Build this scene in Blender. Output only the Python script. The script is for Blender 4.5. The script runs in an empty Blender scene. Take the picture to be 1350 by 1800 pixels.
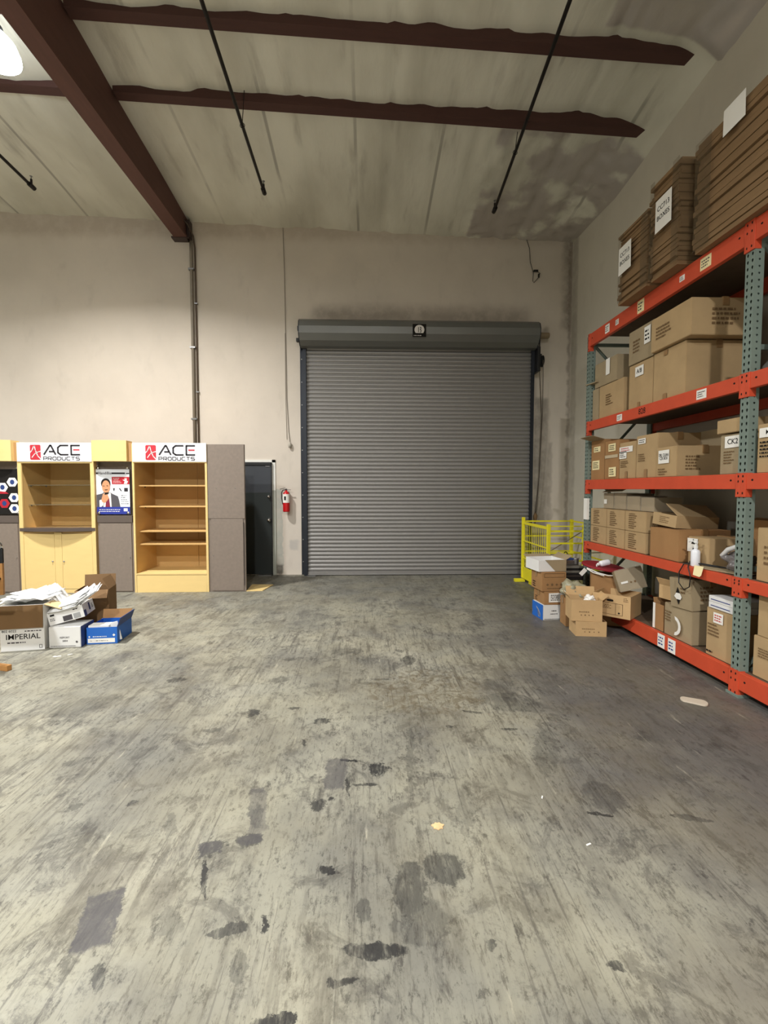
import bpy, bmesh, math, random
from mathutils import Vector, Matrix, Euler
from mathutils import noise as mnoise
random.seed(11)
C = bpy.context.scene
COL = C.collection
R = math.radians
PI = math.pi

# ---------------------------------------------------------------- camera, world, exposure
F_PX, CAM_H = 820.0, 1.62
cam_d = bpy.data.cameras.new('camera')
cam_d.sensor_fit = 'HORIZONTAL'; cam_d.sensor_width = 36.0
cam_d.lens = F_PX / 1350.0 * 36.0
cam_d.clip_start = 0.02; cam_d.clip_end = 200
cam = bpy.data.objects.new('camera', cam_d); COL.objects.link(cam)
cam.location = (0, 0, CAM_H)
cam.rotation_euler = (PI/2 - math.atan(40/F_PX), 0, -math.atan(27/F_PX))
C.camera = cam

w = bpy.data.worlds.new('world'); C.world = w; w.use_nodes = True
w.node_tree.nodes['Background'].inputs[0].default_value = (0.6, 0.65, 0.7, 1)
w.node_tree.nodes['Background'].inputs[1].default_value = 0.02
vs = C.view_settings
vs.view_transform = 'Standard'; vs.look = 'None'; vs.gamma = 1.0; vs.use_curve_mapping = False
vs.exposure = 0.35
LAMP_POWER = 440.0
LAMP_SPOTS = [(-3.98, 5.3, 6.22), (-4.2, -1.4, 6.22), (-10.5, 3.5, 6.4), (-0.2, -4.6, 6.2)]  # third and fourth are unseen lamps, added to fill the room
LAMP_GAIN = [0.62, 0.95, 0.6, 1.75]
LAMP_COLOR = [(1.0, 0.97, 0.925), (0.965, 0.985, 1.0), (1.0, 0.97, 0.92), (1.0, 0.97, 0.93)]
LAMP_SPREAD = [142, 165, 165, 176]

# ---------------------------------------------------------------- helpers
def lin(c):
    c = c / 255.0
    return c / 12.92 if c <= 0.04045 else ((c + 0.055) / 1.055) ** 2.4
def rgb(r, g, b): return (lin(r), lin(g), lin(b), 1.0)

MATS = {}
def mat(name, col, rough=0.6, metal=0.0, var=0.0, scale=6.0, bump=0.0, bscale=40.0, emit=None, estr=0.0, trans=0.0, alpha=1.0, spec=0.5, stretch=(1, 1, 1)):
    if name in MATS: return MATS[name]
    m = bpy.data.materials.new(name); m.use_nodes = True
    nt = m.node_tree; N = nt.nodes; L = nt.links
    b = N['Principled BSDF']
    b.inputs['Base Color'].default_value = col
    b.inputs['Roughness'].default_value = rough
    b.inputs['Metallic'].default_value = metal
    b.inputs['Specular IOR Level'].default_value = spec
    b.inputs['Transmission Weight'].default_value = trans
    b.inputs['Alpha'].default_value = alpha
    if emit:
        b.inputs['Emission Color'].default_value = emit
        b.inputs['Emission Strength'].default_value = estr
    tc = N.new('ShaderNodeTexCoord'); mp = N.new('ShaderNodeMapping'); mp.inputs['Scale'].default_value = stretch
    L.new(tc.outputs['Object'], mp.inputs[0])
    if var > 0:
        n = N.new('ShaderNodeTexNoise'); n.inputs['Scale'].default_value = scale; n.inputs['Detail'].default_value = 5
        L.new(mp.outputs[0], n.inputs['Vector'])
        cr = N.new('ShaderNodeMix'); cr.data_type = 'RGBA'
        cr.inputs['A'].default_value = tuple(c * (1 - var) for c in col[:3]) + (1,)
        cr.inputs['B'].default_value = tuple(min(1, c * (1 + var)) for c in col[:3]) + (1,)
        L.new(n.outputs['Fac'], cr.inputs['Factor']); L.new(cr.outputs['Result'], b.inputs['Base Color'])
    if bump > 0:
        n2 = N.new('ShaderNodeTexNoise'); n2.inputs['Scale'].default_value = bscale; n2.inputs['Detail'].default_value = 4
        L.new(mp.outputs[0], n2.inputs['Vector'])
        bp = N.new('ShaderNodeBump'); bp.inputs['Strength'].default_value = bump; bp.inputs['Distance'].default_value = 0.01
        L.new(n2.outputs['Fac'], bp.inputs['Height']); L.new(bp.outputs[0], b.inputs['Normal'])
    MATS[name] = m
    return m

def rot2(x, y, a): return x*math.cos(a) - y*math.sin(a), x*math.sin(a) + y*math.cos(a)

class MB:
    def __init__(s): s.v = []; s.f = []
    def quad(s, *p):
        n = len(s.v); s.v += [tuple(q) for q in p]; s.f.append(tuple(range(n, n + len(p)))); return s
    def box(s, x0, x1, y0, y1, z0, z1, M=None):
        n = len(s.v)
        P = [(x0,y0,z0),(x1,y0,z0),(x1,y1,z0),(x0,y1,z0),(x0,y0,z1),(x1,y0,z1),(x1,y1,z1),(x0,y1,z1)]
        if M: P = [tuple(M @ Vector(p)) for p in P]
        s.v += P
        s.f += [tuple(n+i for i in q) for q in ((0,3,2,1),(4,5,6,7),(0,1,5,4),(1,2,6,5),(2,3,7,6),(3,0,4,7))]
        return s
    def tube(s, pts, r, seg=8, caps=True, radii=None):
        pts = [Vector(p) for p in pts]; rings = []
        up = None
        for i, p in enumerate(pts):
            d = (pts[min(i+1, len(pts)-1)] - pts[max(i-1, 0)]).normalized()
            if up is None:
                up = Vector((0,0,1)) if abs(d.z) < 0.9 else Vector((0,1,0))
            a = d.cross(up).normalized(); up = a.cross(d).normalized()
            rr = radii[i] if radii else r
            n = len(s.v)
            for k in range(seg):
                t = 2*PI*k/seg
                s.v.append(tuple(p + a*(rr*math.cos(t)) + up*(rr*math.sin(t))))
            rings.append(n)
        for a, b in zip(rings, rings[1:]):
            for k in range(seg):
                s.f.append((a+k, a+(k+1) % seg, b+(k+1) % seg, b+k))
        if caps:
            s.f.append(tuple(rings[0]+k for k in reversed(range(seg)))); s.f.append(tuple(rings[-1]+k for k in range(seg)))
        return s
    def lathe(s, prof, c=(0,0,0), seg=24, M=None, caps=True):
        rings = []
        for r, z in prof:
            n = len(s.v); rings.append(n)
            for k in range(seg):
                t = 2*PI*k/seg; p = Vector((c[0]+r*math.cos(t), c[1]+r*math.sin(t), c[2]+z))
                if M: p = M @ p
                s.v.append(tuple(p))
        for a, b in zip(rings, rings[1:]):
            for k in range(seg): s.f.append((a+k, a+(k+1) % seg, b+(k+1) % seg, b+k))
        if caps and prof[0][0] > 1e-5: s.f.append(tuple(rings[0]+k for k in reversed(range(seg))))
        if caps and prof[-1][0] > 1e-5: s.f.append(tuple(rings[-1]+k for k in range(seg)))
        return s
    def prism(s, poly, h, M):
        n = len(s.v); k = len(poly)
        for z in (0, h):
            for x, y in poly: s.v.append(tuple(M @ Vector((x, y, z))))
        s.f.append(tuple(n+i for i in reversed(range(k)))); s.f.append(tuple(n+k+i for i in range(k)))
        for i in range(k):
            j = (i+1) % k; s.f.append((n+i, n+j, n+k+j, n+k+i))
        return s
    def build(s, name, m, parent=None, smooth=False, bevel=0.0, fix=True):
        me = bpy.data.meshes.new(name); me.from_pydata(s.v, [], s.f)
        if fix or bevel > 0:
            bm = bmesh.new(); bm.from_mesh(me)
            if bevel > 0:
                bmesh.ops.remove_doubles(bm, verts=bm.verts, dist=1e-5)
                es = [e for e in bm.edges if len(e.link_faces) == 2 and e.calc_face_angle(0) > 0.5]
                bmesh.ops.bevel(bm, geom=es, offset=bevel, segments=2, affect='EDGES', profile=0.6, clamp_overlap=True)
            bmesh.ops.recalc_face_normals(bm, faces=bm.faces)
            bm.to_mesh(me); bm.free()
        me.materials.append(m)
        if smooth:
            for p in me.polygons: p.use_smooth = True
        o = bpy.data.objects.new(name, me); COL.objects.link(o)
        if parent: o.parent = parent
        return o

def tag(o, label, cat, group=None, kind=None):
    o['label'] = label; o['category'] = cat
    if group: o['group'] = group
    if kind: o['kind'] = kind
    return o
def thing(name, label, cat, loc=(0,0,0), rot=(0,0,0), group=None):
    o = bpy.data.objects.new(name, None); COL.objects.link(o)
    o.location = loc; o.rotation_euler = rot; o.empty_display_size = 0.1
    return tag(o, label, cat, group)
def struct(o, label, cat): return tag(o, label, cat, None, 'structure')

def frame_mat(origin, xd, nd):
    """face frame: local x = xd, local y = up, local z = outward normal"""
    x = Vector(xd).normalized(); n = Vector(nd).normalized(); u = n.cross(x).normalized()
    return Matrix(((x.x, u.x, n.x, origin[0]), (x.y, u.y, n.y, origin[1]), (x.z, u.z, n.z, origin[2]), (0,0,0,1)))

def stroke(poly, wd, closed=False):
    """list of 2-D polygons that draw a polyline"""
    out = []; pts = list(poly)
    if closed: pts = pts + [pts[0]]
    for (x0, y0), (x1, y1) in zip(pts, pts[1:]):
        d = math.hypot(x1-x0, y1-y0)
        if d < 1e-9: continue
        nx, ny = -(y1-y0)/d*wd/2, (x1-x0)/d*wd/2
        out.append([(x0-nx, y0-ny), (x1-nx, y1-ny), (x1+nx, y1+ny), (x0+nx, y0+ny)])
    for x, y in (pts[1:-1] if not closed else pts[:-1]):
        out.append([(x+wd/2*math.cos(a*PI/4), y+wd/2*math.sin(a*PI/4)) for a in range(8)])
    return out
def rrect(x0, y0, x1, y1, r, n=4):
    P = []
    for cx, cy, a0 in ((x1-r, y0+r, -PI/2), (x1-r, y1-r, 0), (x0+r, y1-r, PI/2), (x0+r, y0+r, PI)):
        for k in range(n+1):
            a = a0 + PI/2*k/n; P.append((cx+r*math.cos(a), cy+r*math.sin(a)))
    return P
def ell(cx, cy, rx, ry, n=16): return [(cx+rx*math.cos(2*PI*k/n), cy+ry*math.sin(2*PI*k/n)) for k in range(n)]
def draw(name, polys, m, parent, M, off=0.001, th=0.0008):
    b = MB(); T = M @ Matrix.Translation((0, 0, off))
    for p in polys: b.prism(p, th, T)
    return b.build(name, m, parent, fix=False)

def text_obj(name, s, size, m, parent, M, off=0.002, bold=0.0, align='CENTER', sx=1.0, maxw=None):
    cu = bpy.data.curves.new(name, 'FONT'); cu.body = s; cu.size = size; cu.align_x = align; cu.align_y = 'CENTER'
    cu.offset = min(bold, size*0.006); cu.extrude = 0.0004; cu.resolution_u = 3; cu.space_line = 0.8
    tmp = bpy.data.objects.new(name, cu); COL.objects.link(tmp)
    bpy.context.view_layer.update()
    me = bpy.data.meshes.new_from_object(tmp.evaluated_get(bpy.context.evaluated_depsgraph_get()))
    bpy.data.objects.remove(tmp)
    wd = (max(v.co.x for v in me.vertices)-min(v.co.x for v in me.vertices)) if len(me.vertices) else 1
    if maxw: sx = maxw/wd if sx == 0 else min(1.0, maxw/wd)
    me.transform(M @ Matrix.Translation((0, 0, off)) @ Matrix.Diagonal((sx, 1, 1, 1)))
    me.materials.clear(); me.materials.append(m)
    o = bpy.data.objects.new(name, me); COL.objects.link(o); o.parent = parent
    return o

def scribble(x0, y0, x1, y1, lines, rnd, th=0.45):
    """blocks of tiny dashes like small printing"""
    out = []; lh = (y1-y0)/lines
    for i in range(lines):
        y = y1 - (i+0.5)*lh; x = x0
        end = x0 + (x1-x0)*rnd.uniform(0.6, 1.0)
        while x < end:
            l = min(rnd.uniform(0.3, 1.2)*lh, end-x)
            out.append([(x, y-lh*th/2), (x+l, y-lh*th/2), (x+l, y+lh*th/2), (x, y+lh*th/2)])
            x += l + lh*0.3
    return out

# ---------------------------------------------------------------- materials
M_card = [mat('cardboard_%s' % n, c, 0.85, var=0.16, scale=5, bump=0.12, bscale=30, spec=0.2) for n, c in
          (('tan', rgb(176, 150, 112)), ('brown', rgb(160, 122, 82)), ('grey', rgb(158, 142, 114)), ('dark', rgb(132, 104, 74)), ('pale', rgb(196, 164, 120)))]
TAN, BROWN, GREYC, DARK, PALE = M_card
M_white = mat('white_board', rgb(226, 226, 224), 0.7, var=0.04, spec=0.3)
M_paper = mat('paper', rgb(236, 234, 228), 0.8, var=0.04, spec=0.2)
M_cream = mat('cream_paper', rgb(238, 224, 176), 0.8, var=0.05, spec=0.2)
M_ink = mat('ink', rgb(28, 26, 24), 0.8, spec=0.2)
M_brownink = mat('brown_ink', rgb(116, 92, 64), 0.85, spec=0.2)
M_redink = mat('red_ink', rgb(190, 60, 60), 0.8, spec=0.2)
M_blueink = mat('blue_ink', rgb(40, 60, 130), 0.8, spec=0.2)
M_tape = mat('packing_tape', rgb(150, 118, 80), 0.28, var=0.1, scale=20)
M_cleartape = mat('clear_tape', rgb(196, 180, 150), 0.15, var=0.1, scale=20)
M_black = mat('black_plastic', rgb(18, 18, 20), 0.45, var=0.1)
M_steel = mat('steel', rgb(150, 150, 150), 0.35, metal=0.9, var=0.1)
M_chrome = mat('chrome', rgb(210, 210, 210), 0.18, metal=1.0)
M_orange = mat('orange_rack_paint', rgb(200, 76, 46), 0.5, var=0.14, scale=7, bump=0.05)
M_green = mat('green_rack_paint', rgb(116, 131, 123), 0.5, var=0.14, scale=6, bump=0.05)
M_ply = mat('rack_deck_board', rgb(96, 78, 60), 0.85, var=0.2, scale=8)
M_yellow = mat('yellow_paint', rgb(236, 224, 40), 0.45, var=0.08)
M_lam = mat('maple_laminate', rgb(228, 200, 136), 0.45, var=0.05, scale=4, stretch=(1, 1, 4))
M_lamin = mat('oak_interior_laminate', rgb(206, 168, 108), 0.55, var=0.07, scale=4, stretch=(1, 1, 4))
M_greylam = mat('grey_laminate', rgb(128, 116, 106), 0.55, var=0.16, scale=22, bump=0.03)
M_glass = mat('shelf_glass', rgb(215, 225, 215), 0.06, trans=0.9, spec=0.5)
M_film = mat('stretch_film', rgb(104, 88, 66), 0.25, alpha=0.38, spec=0.6, var=0.1, bump=0.5, bscale=14, stretch=(1, 1, 4))
M_plastic = mat('clear_plastic_film', rgb(215, 205, 185), 0.12, alpha=0.22, bump=0.8, bscale=16, spec=0.8)
M_blue = mat('blue_board', rgb(30, 100, 190), 0.6, var=0.05)
M_navy = mat('navy_board', rgb(34, 60, 120), 0.6, var=0.05)
M_red = mat('extinguisher_red', rgb(190, 22, 30), 0.3, var=0.05)
M_maroon = mat('crimson_board', rgb(140, 20, 34), 0.65, var=0.12, scale=20)
M_wood = mat('wood', rgb(168, 120, 66), 0.55, var=0.18, scale=5, stretch=(1, 1, 8))
M_girder = mat('girder_timber', rgb(92, 60, 52), 0.75, var=0.25, scale=5, stretch=(3, 0.4, 3), bump=0.1)
M_purlin = mat('purlin_timber', rgb(74, 46, 40), 0.8, var=0.25, scale=5, stretch=(0.4, 3, 3), bump=0.1)
M_pipe = mat('pipe_black', rgb(30, 26, 26), 0.5, metal=0.4, var=0.2)

# ---------------------------------------------------------------- floor shader
STAINS = [(-0.12,2.72,0.055,0.012,-0.1,0.95),(-0.115,2.50,0.008,0.10,0.05,0.9),(-0.02,2.49,0.07,0.009,0.0,0.8),(-0.2,2.37,0.02,0.009,0.4,0.9),(-0.42,2.92,0.012,0.05,0.3,0.8),(-1.22,2.38,0.03,0.02,0.5,0.7),(-0.3,1.35,0.05,0.03,0.1,0.9),(-0.9,1.50,0.02,0.05,0.5,0.7),(-1.5,2.35,0.035,0.03,0.4,0.5),(-1.35,1.45,0.03,0.02,0.4,0.6),(-1.05,3.1,0.06,0.03,0.3,0.5),(0.75,3.3,0.07,0.02,-0.3,0.6),(0.55,3.1,0.02,0.02,-0.3,0.7),(0.95,3.05,0.06,0.016,0.0,0.7),(-0.55,3.4,0.05,0.02,0.2,0.7),(0.1,3.9,0.08,0.02,0.0,0.5),(0.30,4.6,0.03,0.05,0.0,0.6),(-0.75,4.4,0.06,0.03,0.2,0.5),(-1.2,4.2,0.09,0.04,0.3,0.4),(0.054,2.627,0.049,0.055,-0.021,0.9),(-0.566,2.277,0.04,0.102,0.235,0.45),(-0.551,2.105,0.058,0.044,0.246,0.6),(-0.718,2.059,0.057,0.05,0.323,0.6),(-0.684,1.888,0.012,0.107,0.333,0.9),(-0.521,1.657,0.073,0.019,0.29,0.7),(-0.39,1.675,0.008,0.042,0.218,0.9),(-0.167,1.915,0.048,0.015,-0.35,0.9),(0.319,1.914,0.085,0.085,-0.16,0.65),(0.164,1.819,0.069,0.137,-0.088,0.6),(0.194,1.668,0.107,0.104,-0.112,0.4),(0.021,1.565,0.11,0.028,-0.015,0.9),(-0.092,1.464,0.047,0.011,0.058,0.8),(-0.261,1.362,0.044,0.019,0.177,0.9),(-0.838,3.33,0.041,0.062,0.24,0.8),(-0.332,3.197,0.052,0.04,0.1,0.8),(0.253,2.747,0.031,0.368,-0.09,0.35),(0.376,4.35,0.065,0.119,-0.085,0.6),(1.234,2.347,0.105,0.111,-0.471,0.4),(1.151,2.212,0.062,0.013,-0.2,0.8),(1.588,2.174,0.098,0.019,-0.3,0.5),(0.841,1.479,0.027,0.017,-0.496,0.8),(0.437,1.572,0.02,0.021,-0.26,0.7),(-1.752,2.754,0.068,0.035,0.553,0.5),(-1.638,3.952,0.073,0.052,0.385,0.7),(-0.767,3.923,0.097,0.061,0.189,0.5),(1.087,3.438,0.216,0.157,-0.3,0.4),(-0.219,4.603,0.171,0.082,0.046,0.35),(-2.127,3.497,0.256,0.131,0.536,0.3),(-0.959,2.211,0.027,0.084,0.396,0.35),(0.495,2.284,0.041,0.217,-0.208,0.3),(1.097,2.781,0.07,0.268,-0.367,0.35),(-0.26,2.33,0.035,0.035,0.106,0.8),(-0.02,1.722,0.026,0.049,0.01,0.5),(-0.745,1.698,0.053,0.076,0.396,0.35),(-0.443,1.522,0.027,0.059,0.268,0.4)]
def floor_material():
    m = bpy.data.materials.new('worn_concrete'); m.use_nodes = True
    nt = m.node_tree; N = nt.nodes; L = nt.links; b = N['Principled BSDF']
    geo = N.new('ShaderNodeNewGeometry'); P = geo.outputs['Position']
    def noise(scale, stretch=(1,1,1), detail=6, rough=0.6, rotz=0.0, loc=(0,0,0), dist=0.0):
        mp = N.new('ShaderNodeMapping'); mp.inputs['Scale'].default_value = stretch; mp.inputs['Rotation'].default_value = (0,0,rotz); mp.inputs['Location'].default_value = loc
        L.new(P, mp.inputs[0])
        n = N.new('ShaderNodeTexNoise'); n.inputs['Scale'].default_value = scale; n.inputs['Detail'].default_value = detail; n.inputs['Roughness'].default_value = rough
        n.inputs['Distortion'].default_value = dist
        L.new(mp.outputs[0], n.inputs['Vector']); return n.outputs['Fac']
    def ramp(src, a, bb, lo=0.0, hi=1.0):
        r = N.new('ShaderNodeMapRange'); r.interpolation_type = 'SMOOTHSTEP'
        r.inputs['From Min'].default_value = a; r.inputs['From Max'].default_value = bb
        r.inputs['To Min'].default_value = lo; r.inputs['To Max'].default_value = hi
        L.new(src, r.inputs['Value']); return r.outputs['Result']
    def math_(op, a, bv):
        n = N.new('ShaderNodeMath'); n.operation = op
        for i, q in enumerate((a, bv)):
            if isinstance(q, (int, float)): n.inputs[i].default_value = q
            else: L.new(q, n.inputs[i])
        return n.outputs[0]
    def mix(a, bcol, f):
        n = N.new('ShaderNodeMix'); n.data_type = 'RGBA'
        if isinstance(a, tuple): n.inputs['A'].default_value = a
        else: L.new(a, n.inputs['A'])
        n.inputs['B'].default_value = bcol
        if isinstance(f, (int, float)): n.inputs['Factor'].default_value = f
        else: L.new(f, n.inputs['Factor'])
        return n.outputs['Result']
    base = mix(rgb(151, 149, 134), rgb(117, 116, 108), ramp(noise(0.9, detail=4), 0.35, 0.65))
    base = mix(base, rgb(178, 175, 158), math_('MULTIPLY', ramp(noise(1.7, (1, 0.45, 1), detail=6, loc=(3,1,0)), 0.5, 0.72), 0.55))
    # greyer lanes: wear before the shutter, wear plus painted-in dimness beside the rack
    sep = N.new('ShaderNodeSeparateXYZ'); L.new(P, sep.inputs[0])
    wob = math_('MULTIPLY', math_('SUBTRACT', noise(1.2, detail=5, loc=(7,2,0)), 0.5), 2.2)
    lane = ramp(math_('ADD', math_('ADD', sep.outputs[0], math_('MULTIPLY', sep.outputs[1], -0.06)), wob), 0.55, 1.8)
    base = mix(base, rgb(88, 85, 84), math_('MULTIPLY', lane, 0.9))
    far = ramp(math_('ADD', sep.outputs[1], wob), 5.6, 7.8)
    base = mix(base, rgb(112, 112, 106), math_('MULTIPLY', far, 0.6))
    # blotches and scuffs
    base = mix(base, rgb(88, 85, 80), math_('MULTIPLY', ramp(noise(2.6, (1, 0.55, 1), detail=9, rough=0.72, loc=(1,5,0)), 0.50, 0.66), 0.6))
    patch = ramp(noise(0.8, (1, 0.6, 1), detail=4, loc=(6,4,0)), 0.38, 0.62)
    base = mix(base, rgb(78, 76, 72), math_('MULTIPLY', ramp(noise(4.2, (1, 0.8, 1), detail=10, rough=0.8, loc=(11,3,0), dist=0.6), 0.51, 0.61), 0.6))
    base = mix(base, rgb(60, 58, 56), math_('MULTIPLY', ramp(noise(7, (1, 0.5, 1), detail=9, rough=0.78, loc=(9,5,0)), 0.54, 0.64), 0.65))
    base = mix(base, rgb(70, 67, 63), math_('MULTIPLY', ramp(noise(16, (1, 0.09, 1), detail=8, rough=0.7, rotz=R(4)), 0.51, 0.63), math_('MULTIPLY', patch, 0.6)))
    base = mix(base, rgb(60, 57, 54), math_('MULTIPLY', ramp(noise(34, (1, 0.07, 1), detail=6, rough=0.65, rotz=R(-3), loc=(2,2,0)), 0.56, 0.68), math_('ADD', math_('MULTIPLY', patch, 0.35), 0.08)))
    base = mix(base, rgb(206, 200, 178), math_('MULTIPLY', ramp(noise(22, (1, 0.12, 1), detail=6, rough=0.6, loc=(4,8,0)), 0.62, 0.75), 0.4))
    base = mix(base, rgb(92, 89, 84), math_('MULTIPLY', ramp(noise(60, (1, 1, 1), detail=3), 0.55, 0.75), 0.35))
    base = mix(base, rgb(52, 50, 49), math_('MULTIPLY', ramp(noise(21, (1, 0.55, 1), detail=9, rough=0.8, loc=(3,6,0)), 0.55, 0.62), 0.6))
    base = mix(base, rgb(64, 60, 56), math_('MULTIPLY', ramp(noise(44, (1, 0.2, 1), detail=8, rough=0.8, loc=(1,9,0)), 0.52, 0.62), 0.55))
    base = mix(base, rgb(150, 140, 108), math_('MULTIPLY', ramp(noise(1.3, detail=5, loc=(2,0,0)), 0.4, 0.6), 0.14))
    # long thin scratches
    base = mix(base, rgb(72, 68, 64), math_('MULTIPLY', ramp(noise(50, (1, 0.02, 1), detail=3, rotz=R(7), loc=(5,0,0)), 0.62, 0.66), 0.4))
    # shaped stains
    wx = N.new('ShaderNodeTexNoise'); wx.inputs['Scale'].default_value = 13; wx.inputs['Detail'].default_value = 9; wx.inputs['Roughness'].default_value = 0.78
    L.new(P, wx.inputs['Vector'])
    v1 = N.new('ShaderNodeVectorMath'); v1.operation = 'SUBTRACT'; v1.inputs[1].default_value = (0.5,0.5,0.5); L.new(wx.outputs['Color'], v1.inputs[0])
    v2 = N.new('ShaderNodeVectorMath'); v2.operation = 'SCALE'; v2.inputs['Scale'].default_value = 0.2; L.new(v1.outputs[0], v2.inputs[0])
    v3 = N.new('ShaderNodeVectorMath'); v3.operation = 'ADD'; L.new(P, v3.inputs[0]); L.new(v2.outputs[0], v3.inputs[1])
    tex = noise(24, (1, 0.22, 1), detail=6, rough=0.75, loc=(2,7,0)); texm = ramp(tex, 0.36, 0.52, 0.35, 1.0)
    v2b = N.new('ShaderNodeVectorMath'); v2b.operation = 'SCALE'; v2b.inputs['Scale'].default_value = 0.10; L.new(v1.outputs[0], v2b.inputs[0])
    vf = N.new('ShaderNodeVectorMath'); vf.operation = 'ADD'; L.new(P, vf.inputs[0]); L.new(v2b.outputs[0], vf.inputs[1])
    def blob(x, y, a, bb, ang, s, box_=False):
        mp = N.new('ShaderNodeMapping'); mp.vector_type = 'TEXTURE'
        mp.inputs['Location'].default_value = (x, y, 0); mp.inputs['Rotation'].default_value = (0, 0, ang); mp.inputs['Scale'].default_value = (a, bb, 1)
        L.new((vf if box_ or min(a, bb) < 0.03 else v3).outputs[0], mp.inputs[0])
        if box_:
            ab = N.new('ShaderNodeVectorMath'); ab.operation = 'ABSOLUTE'; L.new(mp.outputs[0], ab.inputs[0])
            sp = N.new('ShaderNodeSeparateXYZ'); L.new(ab.outputs[0], sp.inputs[0])
            return math_('MULTIPLY', ramp(math_('MAXIMUM', sp.outputs[0], sp.outputs[1]), 0.88, 1.06, 1.0, 0.0), s)
        ln = N.new('ShaderNodeVectorMath'); ln.operation = 'LENGTH'; L.new(mp.outputs[0], ln.inputs[0])
        return math_('MULTIPLY', ramp(ln.outputs['Value'], 0.9, 1.12, 1.0, 0.0), s)
    acc = None
    for x, y, a, bb, ang, s in STAINS:
        q = blob(x, y, max(a, 0.012), max(bb, 0.014), ang, s)
        acc = q if acc is None else math_('MAXIMUM', acc, q)
    base = mix(base, rgb(34, 34, 36), math_('MULTIPLY', acc, texm))
    sol = None
    for x, y, a, bb, ang, s in [(-1.018, 1.72, 0.07, 0.13, 0.30, 0.85), (-0.19, 2.60, 0.06, 0.15, 0.0, 0.7), (-0.56, 2.30, 0.045, 0.16, 0.22, 0.45), (-0.55, 2.11, 0.055, 0.03, 0.22, 0.7), (-0.72, 2.06, 0.05, 0.04, 0.3, 0.6), (-0.60, 2.45, 0.035, 0.022, 0.2, 0.6)]:
        q = blob(x, y, a, bb, ang, s, True); sol = q if sol is None else math_('MAXIMUM', sol, q)
    base = mix(base, rgb(74, 72, 75), math_('MULTIPLY', sol, ramp(noise(5, detail=8, rough=0.7, loc=(1,1,0)), 0.35, 0.5, 0.45, 1.0)))
    oil = math_('MULTIPLY', blob(0.46, 3.68, 0.46, 0.42, 0.1, 0.55), ramp(noise(9, (1, 1, 1), detail=8, rough=0.75, dist=1.5), 0.42, 0.6))
    base = mix(base, rgb(84, 70, 46), oil)
    L.new(base, b.inputs['Base Color'])
    rr = ramp(noise(3, detail=6), 0.3, 0.7, 0.42, 0.68); L.new(rr, b.inputs['Roughness'])
    b.inputs['Specular IOR Level'].default_value = 0.35
    bp = N.new('ShaderNodeBump'); bp.inputs['Strength'].default_value = 0.12; bp.inputs['Distance'].default_value = 0.01
    L.new(noise(30, (1, 0.2, 1), detail=5), bp.inputs['Height']); L.new(bp.outputs[0], b.inputs['Normal'])
    return m

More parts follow.
